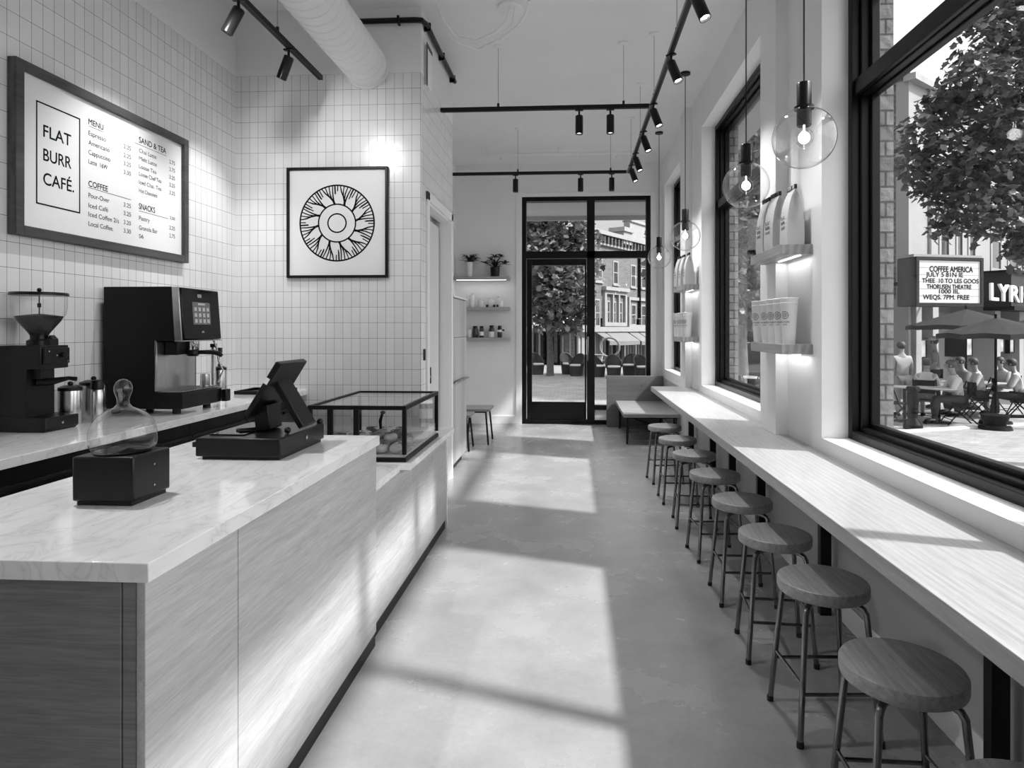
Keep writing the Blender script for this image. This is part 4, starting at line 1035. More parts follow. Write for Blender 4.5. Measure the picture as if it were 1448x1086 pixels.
def coffee_bag(label, x, y, z, grp, rz=0, h=.34):
    t = thing('coffee_bag', label, 'coffee bag', (x, y, z), rz, grp)
    m = MB(); D, Wd = .046, .062
    # rings: half thickness along x, half width along y, gusset pinch, height
    rings = []
    for (hx_, hy_, pin, zz_) in ((D, Wd, 0, 0), (D*1.06, Wd*1.03, .004, .03), (D*1.02, Wd*1.02, .010, .14), (D*.8, Wd, .018, .22), (D*.45, Wd*.98, .022, .28), (.006, Wd*.96, .004, h-.03), (.005, Wd*.95, 0, h)):
        rings.append([m.v(p) for p in ((-hx_, -hy_, zz_), (0, -hy_+pin, zz_), (hx_, -hy_, zz_), (hx_*1.08, 0, zz_), (hx_, hy_, zz_), (0, hy_-pin, zz_), (-hx_, hy_, zz_), (-hx_*1.08, 0, zz_))])
    for A_, B_ in zip(rings, rings[1:]):
        for k in range(8): m.f([A_[k], A_[(k+1)%8], B_[(k+1)%8], B_[k]])
    m.f(rings[0][::-1]); m.f(rings[-1])
    bd = m.build('pouch', BAG, t, angle=50)
    m = MB(); m.box(-.008, .008, -Wd*1.0, Wd*1.0, h-.022, h+.004); m.build('tin_tie', SATINB, t, bevel=.002)
    m = MB(); m.box(-.011, -.0085, -Wd*.3, Wd*.3, h-.02, h-.0); m.build('tie_tab', SATINB, t)
    # print on the aisle side
    M = Matrix.Translation((-D*1.10, 0, 0)) @ Matrix.Rotation(R(-90), 4, 'Z')
    for s_, zz_, w_, hh_ in (('FLAT', .150, .06, .020), ('BURR', .122, .06, .020), ('CAFÉ', .094, .06, .016)):
        me = text_mesh(s_, w_, hh_, 'CENTER', bold=.012); me.transform(M @ Matrix.Translation((0, -.0012, zz_))); me.materials.append(INK); link('print', me, t, smooth=False)
    return t
def on_cup(me, r0, r1, h, ang):
    """wrap flat x / z artwork round a tapered cup"""
    for v in me.vertices:
        rr = r0+(r1-r0)*v.co.z/h+.0007; a = ang+v.co.x/rr
        v.co = Vector((math.cos(a)*rr, math.sin(a)*rr, v.co.z))
    return me
def ring_mesh(r, w, cz, n=32):
    m = bmesh.new(); A_ = []; B_ = []
    for k in range(n):
        c, s_ = math.cos(2*PI*k/n), math.sin(2*PI*k/n)
        A_.append(m.verts.new((c*(r-w/2), 0, cz+s_*(r-w/2)))); B_.append(m.verts.new((c*(r+w/2), 0, cz+s_*(r+w/2))))
    for k in range(n): m.faces.new([A_[k], A_[(k+1)%n], B_[(k+1)%n], B_[k]])
    me = bpy.data.meshes.new('emblem'); m.to_mesh(me); m.free(); return me
def cup(label, grp, loc):
    t = thing('paper_cup', label, 'cup', loc, 0, grp)
    r0, r1, h = .034, .049, .262
    m = MB(); m.lathe([(0, .004), (r0-.002, .004), (r0-.002, 0), (r0, 0), (r1, h-.004), (r1+.003, h), (r1, h+.003), (r1-.003, h), (r0-.002, .01), (0, .01)], (0, 0, 0), 40); m.build('body', WHITEP, t)
    rr = r0+(r1-r0)*(h-.03)/h
    m = MB(); m.lathe([(rr, 0), (rr+.0016, .002), (rr+.0016, .005), (rr+.0005, .007)], (0, 0, h-.03), 40, close=False); m.build('rim_band', WHITEP, t)
    ang = R(-142)
    for me in (ring_mesh(.021, .0028, .165), ring_mesh(.0115, .0026, .165), ring_mesh(.005, .0022, .165)):
        on_cup(me, r0, r1, h, ang); me.materials.append(INK); link('emblem', me, t, smooth=False)
    for s_, zz_, w_, hh_ in (('FLAT BURR', .122, .055, .0085), ('CAFÉ', .108, .026, .006)):
        me = text_mesh(s_, w_, hh_, 'CENTER', bold=.01); me.transform(Matrix.Translation((0, 0, zz_))); on_cup(me, r0, r1, h, ang); me.materials.append(INK); link('print', me, t, smooth=False)
    return t
for pi, (y0, pier) in enumerate(((y1_, 'nearer'), (y2_, 'farther'))):
    if pi == 0:
        bg = 'coffee bags on the pier shelves'; cg = 'paper cups on the pier shelves'
        b0 = coffee_bag('pale coffee bag with black top fold, nearest of three on the nearer pier shelf', 1.258, y0+.085, ZU, bg)
        c0 = cup('white paper cup with ring emblem, nearest of five on the nearer pier shelf', cg, (1.238, y0+.075, ZL))
        dup(b0, (1.225, y0+.27, ZU), R(6), 'pale coffee bag standing in the middle on the nearer pier shelf')
        dup(b0, (1.222, y0+.44, ZU), R(3), 'pale coffee bag farthest from the camera on the nearer pier shelf')
    else:
        for k, n_ in enumerate(('nearest', 'middle', 'farthest')):
            dup(b0, (1.25-.02*k, y0+.085+.185*k-(.02 if k == 2 else 0), ZU), R(3*k), 'pale coffee bag, %s of three on the farther pier shelf' % n_)
    for k in range(5):
        if pi == 0 and k == 0: continue
        dup(c0, (1.238-(.014 if k > 3 else .0)-(.006*k), y0+.075+.112*k, ZL), None, 'white paper cup with ring emblem, %s of five on the %s pier shelf' % (('nearest', 'second', 'third', 'fourth', 'farthest')[k], pier))
# ================================================================ outside
GZ = -.5
PAVE = brick_mat('street pavers', .22, .11, .33, .27, .17, .006, flat=True, bump=.3)
m = MB(); m.box(-60, 80, YB+.17, 90, GZ-.1, GZ); m.box(XX, 80, -30, YB+.17, GZ-.1, GZ); m.box(-60, XX, YB+.17, YB+.171, GZ-.1, GZ)
struct('ground', m, PAVE)
KERB = mat('kerb stone', .55, .8, var=.15, vs=3)
DARKG = mat('dark window pane', .02, .08)
WHITEF = mat('white painted facade', .25, .7, var=.06, vs=1.2)
CREAM = mat('pale stone dressing', .27, .75, var=.08, vs=4)
BRICKF = brick_mat('street brick', .28, .10, .17, .11, .20, .012)
BRICKD = brick_mat('dark street brick', .34, .15, .15, .08, .05, .02)
CLOTH = mat('awning canvas', .16, .8, var=.08, vs=6)
CLOTHL = mat('pale awning canvas', .42, .8)
UMB = mat('grey parasol canvas', .035, .9, spec=.05, var=.1, vs=4)
IRON = mat('dark iron', .004, .55, spec=.08)
BARK = mat('tree bark', .10, .9, var=.4, vs=14, bump=.6)

def leaves(m, rnd, centres, n, size, lobed=True):
    """n leaves scattered in clusters round the given centres (point, radius)"""
    tot = sum(r**2 for _, r in centres)
    for c, r in centres:
        k = int(n*r**2/tot)
        for _ in range(k):
            d = Vector((rnd.gauss(0, 1), rnd.gauss(0, 1), rnd.gauss(0, 1))).normalized()*r*(.3+.7*rnd.random()**.6)
            p = Vector(c)+d
            s = size*rnd.uniform(.65, 1.25)
            ax = Vector((rnd.uniform(-1, 1), rnd.uniform(-1, 1), rnd.uniform(-.9, .25))).normalized()
            up = Vector((rnd.uniform(-.6, .6), rnd.uniform(-.6, .6), 1)); up = (up-ax*up.dot(ax)).normalized(); sd = ax.cross(up)
            if lobed: sh = ((0, 0), (.25, -.22), (.22, -.48), (.52, -.26), (.72, -.30), (1.0, 0), (.72, .30), (.52, .26), (.22, .48), (.25, .22))
            else: sh = ((0, 0), (.35, -.25), (.75, -.2), (1, 0), (.75, .2), (.35, .25))
            m.f([m.v(p+ax*(a*s)+sd*(b*s)-up*(abs(b)*s*.35+a*a*s*.18)) for a, b in sh])
def tree(name, label, basep, trunk_h, trunk_r, centres, n, size, mat_, seed, lobed=True, group=None, limbs=None):
    t = thing(name, label, 'tree', tuple(basep), 0, group)
    rnd = random.Random(seed); B = Vector(basep)
    m = MB()
    top = Vector((rnd.uniform(-.05, .05), 0, trunk_h))
    m.tube([(0, 0, -.02), (0, 0, trunk_h*.05), top*.5+Vector((.02, 0, 0)), top], [trunk_r*1.35, trunk_r*1.05, trunk_r*.9, trunk_r*.75], 12)
    for c, r in centres:
        e = Vector(c)-B; mid = top.lerp(e, .5)+Vector((0, 0, .12*trunk_h*.3))
        st = top*rnd.uniform(.8, 1.0)
        m.tube([st, mid, e], [trunk_r*.5, trunk_r*.26, trunk_r*.07], 7)
    m.build('trunk', BARK, t)
    m = MB(); leaves(m, rnd, [(Vector(c)-B, r) for c, r in centres], n, size, lobed); m.build('foliage', mat_, t, smooth=False)
    return t
LEAF1 = leafmat('street leaf', .075, .7); LEAF2 = leafmat('far leaf', .16, .7)

# ---------------------------------------------------------------- generic facade pieces
def fthing(name, label, cat, fc, kind=None):
    return thing(name, label, cat, (fc.p.x, fc.p.y, GZ), fc.rz)
def fwin(t, s0, s1, z0, z1, fr=.07, fm=None, bars=True, dep=.10, y=-.03):
    """a sash window on a facade: frame with its pane; local x along, y into the wall"""
    m = MB(); m.frame(s0, s1, z0-GZ, z1-GZ, fr, y, dep, 'Y')
    if bars: m.box(s0+fr, s1-fr, y+.01, dep, (z0+z1)/2-GZ-fr*.3, (z0+z1)/2-GZ+fr*.3)
    m.box(s0-.05, s1+.05, y-.06, .05, z0-GZ-.07, z0-GZ)
    w = m.build('window', fm or CREAM, t)
    m = MB(); m.box(s0+fr*.8, s1-fr*.8, .0, .03, z0-GZ+fr*.8, z1-GZ-fr*.8); m.build('pane', DARKG, w)
def awning(t, s0, s1, z0, z1, out, mm, name='awning'):
    a = MB(); z0 -= GZ; z1 -= GZ
    a.prism([(0, z1), (0, z1-.06), (-out, z0), (-out, z0-.18), (-out-.03, z0-.18), (-out-.03, z0+.04)], 'X', s0, s1)
    a.M = Matrix.Identity(4); return a.build(name, mm, t, smooth=False)

# ---------------------------------------------------------------- brick row seen through the back door
fa = Facade(PD(828, 533, 34.0), PD(945, 533, 43.0))
def F3(cx, cy): return fa.at(720+cx/3.1045, 260+cy/3.1045)
t = fthing('brick_building', 'two storey brick shop building with bracketed cornice, right of the tree beyond the back door', 'building', fa)
LA = fa.len+4
zt = F3(372, 212)[1]-GZ
m = MB(); m.box(-.6, LA, 0, 6, 2.55, zt); m.box(-.6, LA, .35, 6, 0, 2.6); m.build('wall', BRICKF, t)
m = MB(); m.box(-.7, LA, -.35, .3, zt-.08, zt+.14); m.box(-.7, LA, -.14, .1, zt-.62, zt-.5)
m.build('cornice', CREAM, t)
for k in range(int((LA+.5)/.42)):
    x = -.5+k*.42; m = MB(); m.box(x, x+.17, -.26, 0, zt-.5, zt-.1); m.build('bracket', BRICKD, t)
s0, z1 = F3(487, 190); s1, _ = F3(523, 190)
m = MB(); m.box(s0, s1, -.25, .6, zt-.3, z1-GZ); m.box(s0-.12, s1+.12, -.35, .7, z1-GZ-.25, z1-GZ); m.build('chimney', CREAM, t)
m = MB(); m.box(s1, LA, -.1, .3, zt+.1, zt+1.25); m.box(s1, LA, -.2, .4, zt+1.15, zt+1.32); m.build('parapet', CREAM, t)
for (a, b, c, d) in ((375, 408, 325, 430), (455, 478, 338, 443), (532, 555, 355, 455), (578, 600, 370, 460), (375, 398, 505, 628), (428, 442, 512, 614), (455, 468, 515, 616), (481, 496, 517, 618), (534, 556, 528, 622), (578, 600, 532, 626)):
    A_ = F3(a, (c+d)/2); B_ = F3(b, (c+d)/2); mx_ = (a+b)/2
    fwin(t, A_[0], B_[0], F3(mx_, d)[1], F3(mx_, c)[1], .09)
sA, sB = F3(410, 540)[0], F3(508, 540)[0]
m = MB(); zA, zB = F3(460, 625)[1]-GZ, F3(460, 470)[1]-GZ
m.frame(sA, sB, zA, zB, .22, -.16, .02); m.box(sA-.1, sB+.1, -.3, .02, zB-.02, zB+.18)
for u in (448, 474): x = F3(u, 560)[0]; m.box(x-.07, x+.07, -.16, .02, zA+.2, zB-.2)
m.build('bay_surround', CREAM, t)
sA, sB = F3(520, 540)[0], F3(612, 540)[0]
m = MB(); m.frame(sA, sB, F3(560, 632)[1]-GZ, F3(560, 500)[1]-GZ, .18, -.12, .02); m.build('bay_surround', CREAM, t)
m = MB(); x = F3(566, 500)[0]; m.tube([(x, -.1, 2.6), (x, -.1, zt-.5)], .09, 8); m.build('downpipe', IRON, t)
m = MB(); zf = F3(460, 640)[1]-GZ; m.box(-.6, LA, -.18, .06, zf-.12, zf+.16); m.build('shop_fascia', CREAM, t)
for (a, b) in ((376, 412), (418, 512), (520, 560), (566, 612)):
    sA, sB = F3(a, 680)[0], F3(b, 680)[0]
    m = MB(); m.frame(sA+.05, sB-.05, 0.02, zf-.15, .09, .0, .32); n_ = 3
    for k in range(1, n_): m.box(sA+(sB-sA)*k/n_-.03, sA+(sB-sA)*k/n_+.03, .0, .3, .09, zf-.2)
    w_ = m.build('shopfront', CREAM, t)
    m = MB(); m.box(sA+.12, sB-.12, .2, .24, .1, zf-.22); m.build('pane', DARKG, w_)
    awning(t, sA, sB, F3((a+b)/2, 700)[1]+.1, F3((a+b)/2, 648)[1], .9, CLOTH)
# ---------------------------------------------------------------- low shops behind the tree
fb = Facade(PD(690, 518, 36.0), PD(820, 518, 33.6))
t = fthing('shop_row', 'single storey row of shops with pale awnings behind the street tree', 'building', fb)
zt = 3.3
m = MB(); m.box(-6, fb.len, .3, 6, 0, zt); m.box(-6, fb.len, -.02, .4, 2.35, zt); m.build('wall', WHITEF, t)
m = MB(); m.box(-6, fb.len, -.2, .1, zt-.18, zt+.05); m.build('cornice', CREAM, t)
n_ = 5
for k in range(n_):
    a, b = fb.len*(k/n_), fb.len*((k+1)/n_)
    m = MB(); m.frame(a+.08, b-.08, .02, 2.32, .10, .0, .28); m.box((a+b)/2-.04, (a+b)/2+.04, .0, .28, .12, 2.2); w_ = m.build('shopfront', IRON if k % 2 else CREAM, t)
    m = MB(); m.box(a+.16, b-.16, .18, .22, .1, 2.25); m.build('pane', DARKG, w_)
    if k != 1: awning(t, a+.05, b-.05, 2.0+GZ, 2.75+GZ, 1.0, CLOTHL)
# tall pale building closing the street behind
fd = Facade(PD(700, 500, 60), PD(900, 500, 56))
# ---------------------------------------------------------------- tree outside the back door
b = PD(778, 530, 26.5); b.z = GZ
cs = []
for (u, v, d, r) in ((760, 320, 27, 1.15), (800, 315, 26, 1.2), (826, 335, 26.5, .75), (775, 360, 25.6, 1.25), (815, 375, 26.2, 1.1), (752, 390, 26.6, 1.05), (790, 405, 25.4, 1.2), (765, 435, 26.6, .95), (812, 425, 26.4, .95), (800, 450, 25.7, .7), (745, 345, 27, .9), (772, 292, 26.5, .9), (742, 300, 26.5, 1.2)):
    cs.append((tuple(PD(u, v, d)), r))
tree('street_tree', 'full leafed street tree standing outside the glass back door', b, 1.75, .15, cs, 5200, .30, LEAF2, 3, True)
# ---------------------------------------------------------------- cafe chairs and planters across the street
def hoop_chair(label, x, y, rz, s=1.0, grp='wicker chairs across the street'):
    t = thing('wicker_chair', label, 'chair', (x, y, GZ), rz, grp)
    WK = MATS.setdefault('wicker', mat('dark wicker', .035, .7, var=.5, vs=60, bump=.5)); CU = MATS.setdefault('cush', mat('pale cushion', .6, .8))
    m = MB(); m.lathe([(0, .0), (.26*s, 0), (.30*s, .38*s), (.32*s, .42*s), (0, .42*s)], (0, 0, 0), 24); m.build('base', WK, t)
    m = MB(); m.lathe([(0, 0), (.27*s, 0), (.28*s, .03), (.25*s, .07), (0, .08)], (0, -.02, .42*s), 24); m.build('seat_cushion', CU, t)
    m = MB(); A_ = []
    for k in range(17):
        a = R(-15)+R(210)*k/16; A_.append((math.cos(a)*.33*s, math.sin(a)*.30*s, .42*s+.5*s*max(.25, math.sin(max(0, min(PI, (a-R(-15))/R(210)*PI))))))
    L = [m.v((p[0]*.9, p[1]*.9, .40*s)) for p in A_]; T = [m.v(p) for p in A_]; L2 = [m.v((p[0]*.98, p[1]*.98+.02, .40*s)) for p in A_]; T2 = [m.v((p[0]*1.08, p[1]*1.08, p[2])) for p in A_]
    for k in range(16): m.f([L[k], L[k+1], T[k+1], T[k]]); m.f([L2[k+1], L2[k], T2[k], T2[k+1]]); m.f([T[k], T[k+1], T2[k+1], T2[k]])
    m.build('backrest', WK, t)
    m = MB(); m.tube([(p[0]*1.04, p[1]*1.04, p[2]) for p in A_], .035*s, 8); m.build('rim', WK, t)
    return t
def gp_(u, d):
    p = PD(u, 465, d); return p.x, p.y
h0 = hoop_chair('dark wicker tub chair across the street, rightmost beyond the back window', *gp_(908, 25.3), R(25), .98)
for u, d, rz, lab in ((890, 26.6, -30, 'dark wicker tub chair with pale cushion, second from the right across the street'), (868, 25.4, 10, 'dark wicker tub chair across the street left of the awning door'), (846, 25.9, 60, 'dark wicker tub chair across the street next to the window mullion'), (815, 26.4, -40, 'dark wicker tub chair across the street right of the tree trunk'), (803, 27.4, 30, 'dark wicker tub chair nearest the tree trunk, on its right'), (760, 27.2, 40, 'dark wicker tub chair left of the tree trunk')):
    x, y = gp_(u, d); dup(h0, (x, y, GZ), R(rz), lab)
# big hoop sculpture-like plant stand
x, y = gp_(862, 27.6)
t = thing('hoop_stand', 'tall round hoop with a trailing arm among the wicker chairs across the street', 'garden hoop', (x, y, GZ))
m = MB(); m.tube([(math.cos(2*PI*k/24)*.42, 0, 1.15+math.sin(2*PI*k/24)*.42) for k in range(25)], .05, 8); m.build('hoop', mat('grey rattan', .22, .7), t)
m = MB(); m.tube([(0, 0, 0), (0, 0, .75)], .04, 8); m.tube([(.35, 0, .9), (-.1, -.1, .6), (-.9, -.15, .45)], .05, 8); m.build('stem', mat('grey rattan dark', .12, .7), t)
x, y = gp_(838, 27)
t = thing('cafe_table', 'round table with pale cloth between the wicker chairs across the street', 'table', (x, y, GZ))
m = MB(); m.lathe([(.42, .0), (.40, .55), (.45, .8), (0, .82)], (0, 0, 0), 24); m.build('table_skirt', mat('pale table cloth', .5, .8), t)
m = MB(); m.lathe([(.46, .82), (.46, .86), (0, .86)], (0, 0, 0), 24); m.build('tabletop', CREAM, t)

# ---------------------------------------------------------------- people
SKINM = mat('skin', .22, .55); HAIRD = mat('dark hair', .018, .6); HAIRM = mat('brown hair', .05, .6)
def skin_mesh(verts, edges, radii, sub=1):
    me = bpy.data.meshes.new('skin'); me.from_pydata(verts, edges, [])
    o = bpy.data.objects.new('skin', me); COL.objects.link(o)
    sk = o.modifiers.new('skin', 'SKIN'); sk.use_smooth_shade = True
    for i, d in enumerate(me.skin_vertices[0].data):
        r = radii[i]; d.radius = (r, r) if not isinstance(r, tuple) else r; d.use_root = (i == 0)
    s = o.modifiers.new('sub', 'SUBSURF'); s.levels = sub; s.render_levels = sub
    dg = bpy.context.evaluated_depsgraph_get()
    out = bpy.data.meshes.new_from_object(o.evaluated_get(dg))
    bpy.data.objects.remove(o); bpy.data.meshes.remove(me)
    return out
def person(label, x, y, rz, pose, shirt, pants, hair, h=1.62, long_hair=False, hat=False, lean=.12, arms='table', shorts=False, z=GZ):
    """front is local +y"""
    t = thing('person', label, 'person', (x, y, z), rz)
    s = h/1.64
    sit = pose == 'sit'
    pz = .52 if sit else .90
    def up(dz, dy=0): return (0, lean*dz/.6+dy, pz+dz)
    V = {'pelvis': (0, 0, pz), 'waist': up(.18), 'chest': up(.38), 'neck0': up(.50), 'neck': up(.555, .01), 'head0': up(.62, .02), 'head1': up(.70, .03), 'head2': up(.755, .02)}
    Rd = {'pelvis': (.135, .105), 'waist': (.125, .09), 'chest': (.135, .10), 'neck0': (.085, .065), 'neck': .05, 'head0': (.066, .075), 'head1': (.078, .092), 'head2': (.055, .065)}
    E = [('pelvis', 'waist'), ('waist', 'chest'), ('chest', 'neck0'), ('neck0', 'neck'), ('neck', 'head0'), ('head0', 'head1'), ('head1', 'head2')]
    ch = Vector(V['chest'])
    for sd, sg in (('L', -1), ('R', 1)):
        sh_ = ch+Vector((sg*.165, 0, .045))
        if arms == 'table': el = ch+Vector((sg*.22, .12, -.20)); wr = ch+Vector((sg*.10, .36, -.16))
        elif arms == 'hip': el = ch+Vector((sg*.27, -.02, -.19)); wr = ch+Vector((sg*.17, .10, -.34))
        else: el = ch+Vector((sg*.215, .02, -.22)); wr = ch+Vector((sg*.21, .10, -.46))
        dr = (wr-el).normalized()
        V.update({'sh'+sd: tuple(sh_), 'el'+sd: tuple(el), 'wr'+sd: tuple(wr), 'pa'+sd: tuple(wr+dr*.07)})
        Rd.update({'sh'+sd: .056, 'el'+sd: .042, 'wr'+sd: .028, 'pa'+sd: (.036, .02)})
        E += [('chest', 'sh'+sd), ('sh'+sd, 'el'+sd), ('el'+sd, 'wr'+sd), ('wr'+sd, 'pa'+sd)]
        if sit:
            hp = (sg*.09, .03, pz-.02); kn = (sg*.12, .44, pz-.0); an = (sg*.12, .40 if sg > 0 else .50, .09); to = (an[0], an[1]+.16, .035)
        else:
            hp = (sg*.09, 0, pz-.05); kn = (sg*.10, .03, .48); an = (sg*.10, -.01, .09); to = (an[0]*1.1, an[1]+.16, .035)
        V.update({'hp'+sd: hp, 'kn'+sd: kn, 'an'+sd: an, 'to'+sd: to})
        Rd.update({'hp'+sd: .09, 'kn'+sd: .06, 'an'+sd: .04, 'to'+sd: (.035, .028)})
        E += [('pelvis', 'hp'+sd), ('hp'+sd, 'kn'+sd), ('kn'+sd, 'an'+sd), ('an'+sd, 'to'+sd)]
    def grow(keys, extra, name, mm, sub=1):
        idx = {k: i for i, k in enumerate(keys)}
        vs = [tuple(Vector(V[k])*s) for k in keys]
        rs = [tuple((q+extra)*s for q in Rd[k]) if isinstance(Rd[k], tuple) else (Rd[k]+extra)*s for k in keys]
        es = [(idx[a], idx[b]) for a, b in E if a in idx and b in idx]
        me = skin_mesh(vs, es, rs, sub); me.materials.append(mm); return link(name, me, t, angle=80)
    # the body with fingers grown on as short chains
    body = list(V)
    for sd, sg in (('L', -1), ('R', 1)):
        pa, wr = Vector(V['pa'+sd]), Vector(V['wr'+sd]); d = (pa-wr).normalized(); side = d.cross(Vector((0, 0, 1))).normalized(); dn = Vector((0, 0, -1))
        for k, (o_, L_) in enumerate(((-.026, .055), (-.009, .07), (.009, .075), (.026, .065))):
            a = 'f%s%d' % (sd, k); V[a] = tuple(pa+side*o_+d*.025); V[a+'b'] = tuple(pa+side*o_*1.1+d*(.025+L_*.55)+dn*.01); V[a+'c'] = tuple(pa+side*o_*1.1+d*(.025+L_*.9)+dn*.03)
            Rd[a] = .010; Rd[a+'b'] = .009; Rd[a+'c'] = .007; E.extend([('pa'+sd, a), (a, a+'b'), (a+'b', a+'c')]); body += [a, a+'b', a+'c']
        a = 'th'+sd; V[a] = tuple(pa-side*sg*.045-d*.02); V[a+'b'] = tuple(pa-side*sg*.06+d*.025); Rd[a] = .011; Rd[a+'b'] = .009; E.extend([('pa'+sd, a), (a, a+'b')]); body += [a, a+'b']
    grow(body, 0, 'body', SKINM, 2)
    grow(['pelvis', 'waist', 'chest', 'neck0', 'shL', 'elL', 'shR', 'elR'], .016, 'shirt', shirt, 2)
    lk = ['pelvis', 'hpL', 'knL', 'hpR', 'knR'] + ([] if shorts else ['anL', 'anR'])
    grow(lk, .017, 'shorts' if shorts else 'trousers', pants)
    for sd in 'LR':
        a, b_ = Vector(V['an'+sd])*s, Vector(V['to'+sd])*s
        m = MB(); m.tube([a+Vector((0, -.05, -.05)), a+Vector((0, .02, -.025)), b_+Vector((0, 0, .0)), b_+Vector((0, .05, -.008))], [.035, .045, .040, .02], 10); m.build('shoe', IRON, t)
    hd = Vector(V['head1'])*s; f = Vector((0, lean, 1)).normalized()
    m = MB(); m.ball(hd+Vector((0, -.016, .018))*s, .104*s, 16, 10, (.9, 1.0, .95))
    for v in list(m.bm.verts):
        q = v.co-hd
        if q.y > .055*s and q.z < .045*s: v.co.y = hd.y+.045*s
        if q.z < -.07*s: v.co.z = hd.z-.07*s
    if long_hair: m.tube([hd+Vector((0, -.06, .03))*s, hd+Vector((0, -.085, -.06))*s, hd+Vector((0, -.10, -.2))*s, hd+Vector((0, -.09, -.32))*s], [.07*s, .075*s, .06*s, .02*s], 10)
    m.build('hair', hair, t)
    # features: ears, nose, eyes
    m = MB(); m.ball(hd+Vector((-.08, .005, -.01))*s, .02*s, 8, 6, (.5, 1, 1.4)); m.ball(hd+Vector((.08, .005, -.01))*s, .02*s, 8, 6, (.5, 1, 1.4)); m.ball(hd+Vector((0, .094, -.015))*s, .015*s, 8, 6, (.8, 1, 1.4)); m.build('face_features', SKINM, t)
    m = MB()
    for q in (-.032, .032): m.ball(hd+Vector((q, .083, .01))*s, .009*s, 8, 6)
    m.tube([hd+Vector((-.022, .084, -.05))*s, hd+Vector((0, .09, -.053))*s, hd+Vector((.022, .084, -.05))*s], .005*s, 6); m.build('eyes_and_mouth', HAIRD, t)
    if hat:
        m = MB(); m.lathe([(.098*s, 0), (.10*s, .05*s), (.06*s, .10*s), (0, .11*s)], hd+Vector((0, -.005, .025))*s, 20); m.box(hd.x-.06*s, hd.x+.06*s, hd.y+.07*s, hd.y+.16*s, hd.z+.03*s, hd.z+.042*s); m.build('cap', MATS.setdefault('pale cap', mat('pale cap', .45, .8)), t)
    return t
CL_W = mat('white shirt', .45, .8); CL_P = mat('pale striped shirt', .30, .8); CL_G = mat('grey shirt', .14, .8); CL_D = mat('dark shirt', .02, .8)
PN_L = mat('pale trousers', .25, .8); PN_D = mat('dark trousers', .012, .8)
# ---------------------------------------------------------------- folding chairs and tables on the square
FC = None
def folding_chair(label, x, y, rz):
    t = thing('folding_chair', label, 'chair', (x, y, GZ), rz, 'black folding chairs on the square')
    m = MB(); m.box(-.21, .21, -.2, .2, .43, .455); m.build('seat', IRON, t, bevel=.01)
    m = MB()
    A_ = []
    for z0, z1 in ((.58, .86),):
        m.prism([(-.20, -.245), (.20, -.245), (.20, -.225), (.12, -.262), (-.12, -.262), (-.20, -.225)], 'Z', z0, z1)
    m.build('backrest', IRON, t, bevel=.004)
    for sx_ in (-1, 1):
        m = MB(); m.tube([(sx_*.22, .28, 0), (sx_*.22, -.05, .44), (sx_*.21, -.22, .88)], .013, 8); m.build('leg', IRON, t)
        m = MB(); m.tube([(sx_*.19, -.30, 0), (sx_*.19, .12, .43)], .013, 8); m.build('leg', IRON, t)
    m = MB(); m.tube([(-.19, -.20, .10), (.19, -.20, .10)], .008, 6); m.tube([(-.22, .20, .11), (.22, .20, .11)], .008, 6); m.build('stretcher', IRON, t)
    return t
def chair_at(label, u, d, rz):
    global FC
    x, y = gp_(u, d)
    if FC is None: FC = folding_chair(label, x, y, rz)
    else: dup(FC, (x, y, GZ), rz, label)
    return x, y
def seated(label, clabel, u, d, rz, shirt, pants, hair, **k):
    x, y = chair_at(clabel, u, d, rz)
    return person(label, x, y, rz, 'sit', shirt, pants, hair, z=GZ-.0, **k)
def table(label, u, d, r, hgt=.74):
    x, y = gp_(u, d); t = thing('cafe_table', label, 'table', (x, y, GZ))
    m = MB(); m.lathe([(0, hgt-.03), (r, hgt-.03), (r+.008, hgt-.015), (r, hgt), (0, hgt)], (0, 0, 0), 36); m.build('tabletop', mat('metal table top', .35, .4), t)
    m = MB(); m.tube([(0, 0, .02), (0, 0, hgt-.031)], .028, 10); m.lathe([(0, 0), (.22, 0), (.21, .02), (.05, .035), (0, .035)], (0, 0, 0), 24); m.build('pedestal', IRON, t)
# angles: 0 = facing away from the camera (+y), 90 = facing left
person('person standing at the left with back turned, in a pale striped shirt and pale trousers', *gp_(1276, 14.2), R(0), 'stand', CL_P, PN_L, HAIRD, h=1.60, lean=.03, arms='hang')
person('person standing behind the table in a dark grey shirt and pale cap', *gp_(1323, 15.6), R(60), 'stand', CL_G, PN_D, HAIRD, h=1.68, lean=.02, arms='hip', hat=True)
seated('person sitting with back turned in a white shirt at the left table', 'black folding chair under the person in white with back turned', 1309, 13.7, R(-35), CL_W, PN_L, HAIRM, shorts=True)
seated('person sitting sideways in a white tee shirt and dark trousers, closest to the window', 'black folding chair under the person in the white tee shirt closest to the window', 1356, 13.0, R(80), CL_W, PN_D, HAIRM)
seated('person in a grey shirt half hidden behind the person in the white tee', 'black folding chair mostly hidden behind the closest seated person', 1367, 14.6, R(95), CL_G, PN_D, HAIRD)
seated('person in a white shirt sitting left of the second parasol pole', 'black folding chair left of the second parasol pole', 1388, 14.0, R(70), CL_W, PN_D, HAIRD)
seated('person with long dark hair sitting right of the second parasol pole', 'black folding chair under the long haired person', 1421, 14.6, R(110), CL_P, PN_L, HAIRD, long_hair=True)
seated('person in a pale top at the right edge of the window', 'black folding chair at the right edge of the window', 1443, 13.6, R(60), CL_W, PN_D, HAIRD)
chair_at('empty black folding chair at the left beside the stone jamb', 1264, 13.0, R(-80))
table('round metal cafe table between the two nearest seated people', 1328, 13.2, .42)
table('round metal cafe table beneath the second parasol', 1408, 14.2, .38)
table('round metal cafe table at the far left beside the stone jamb', 1279, 13.4, .25)
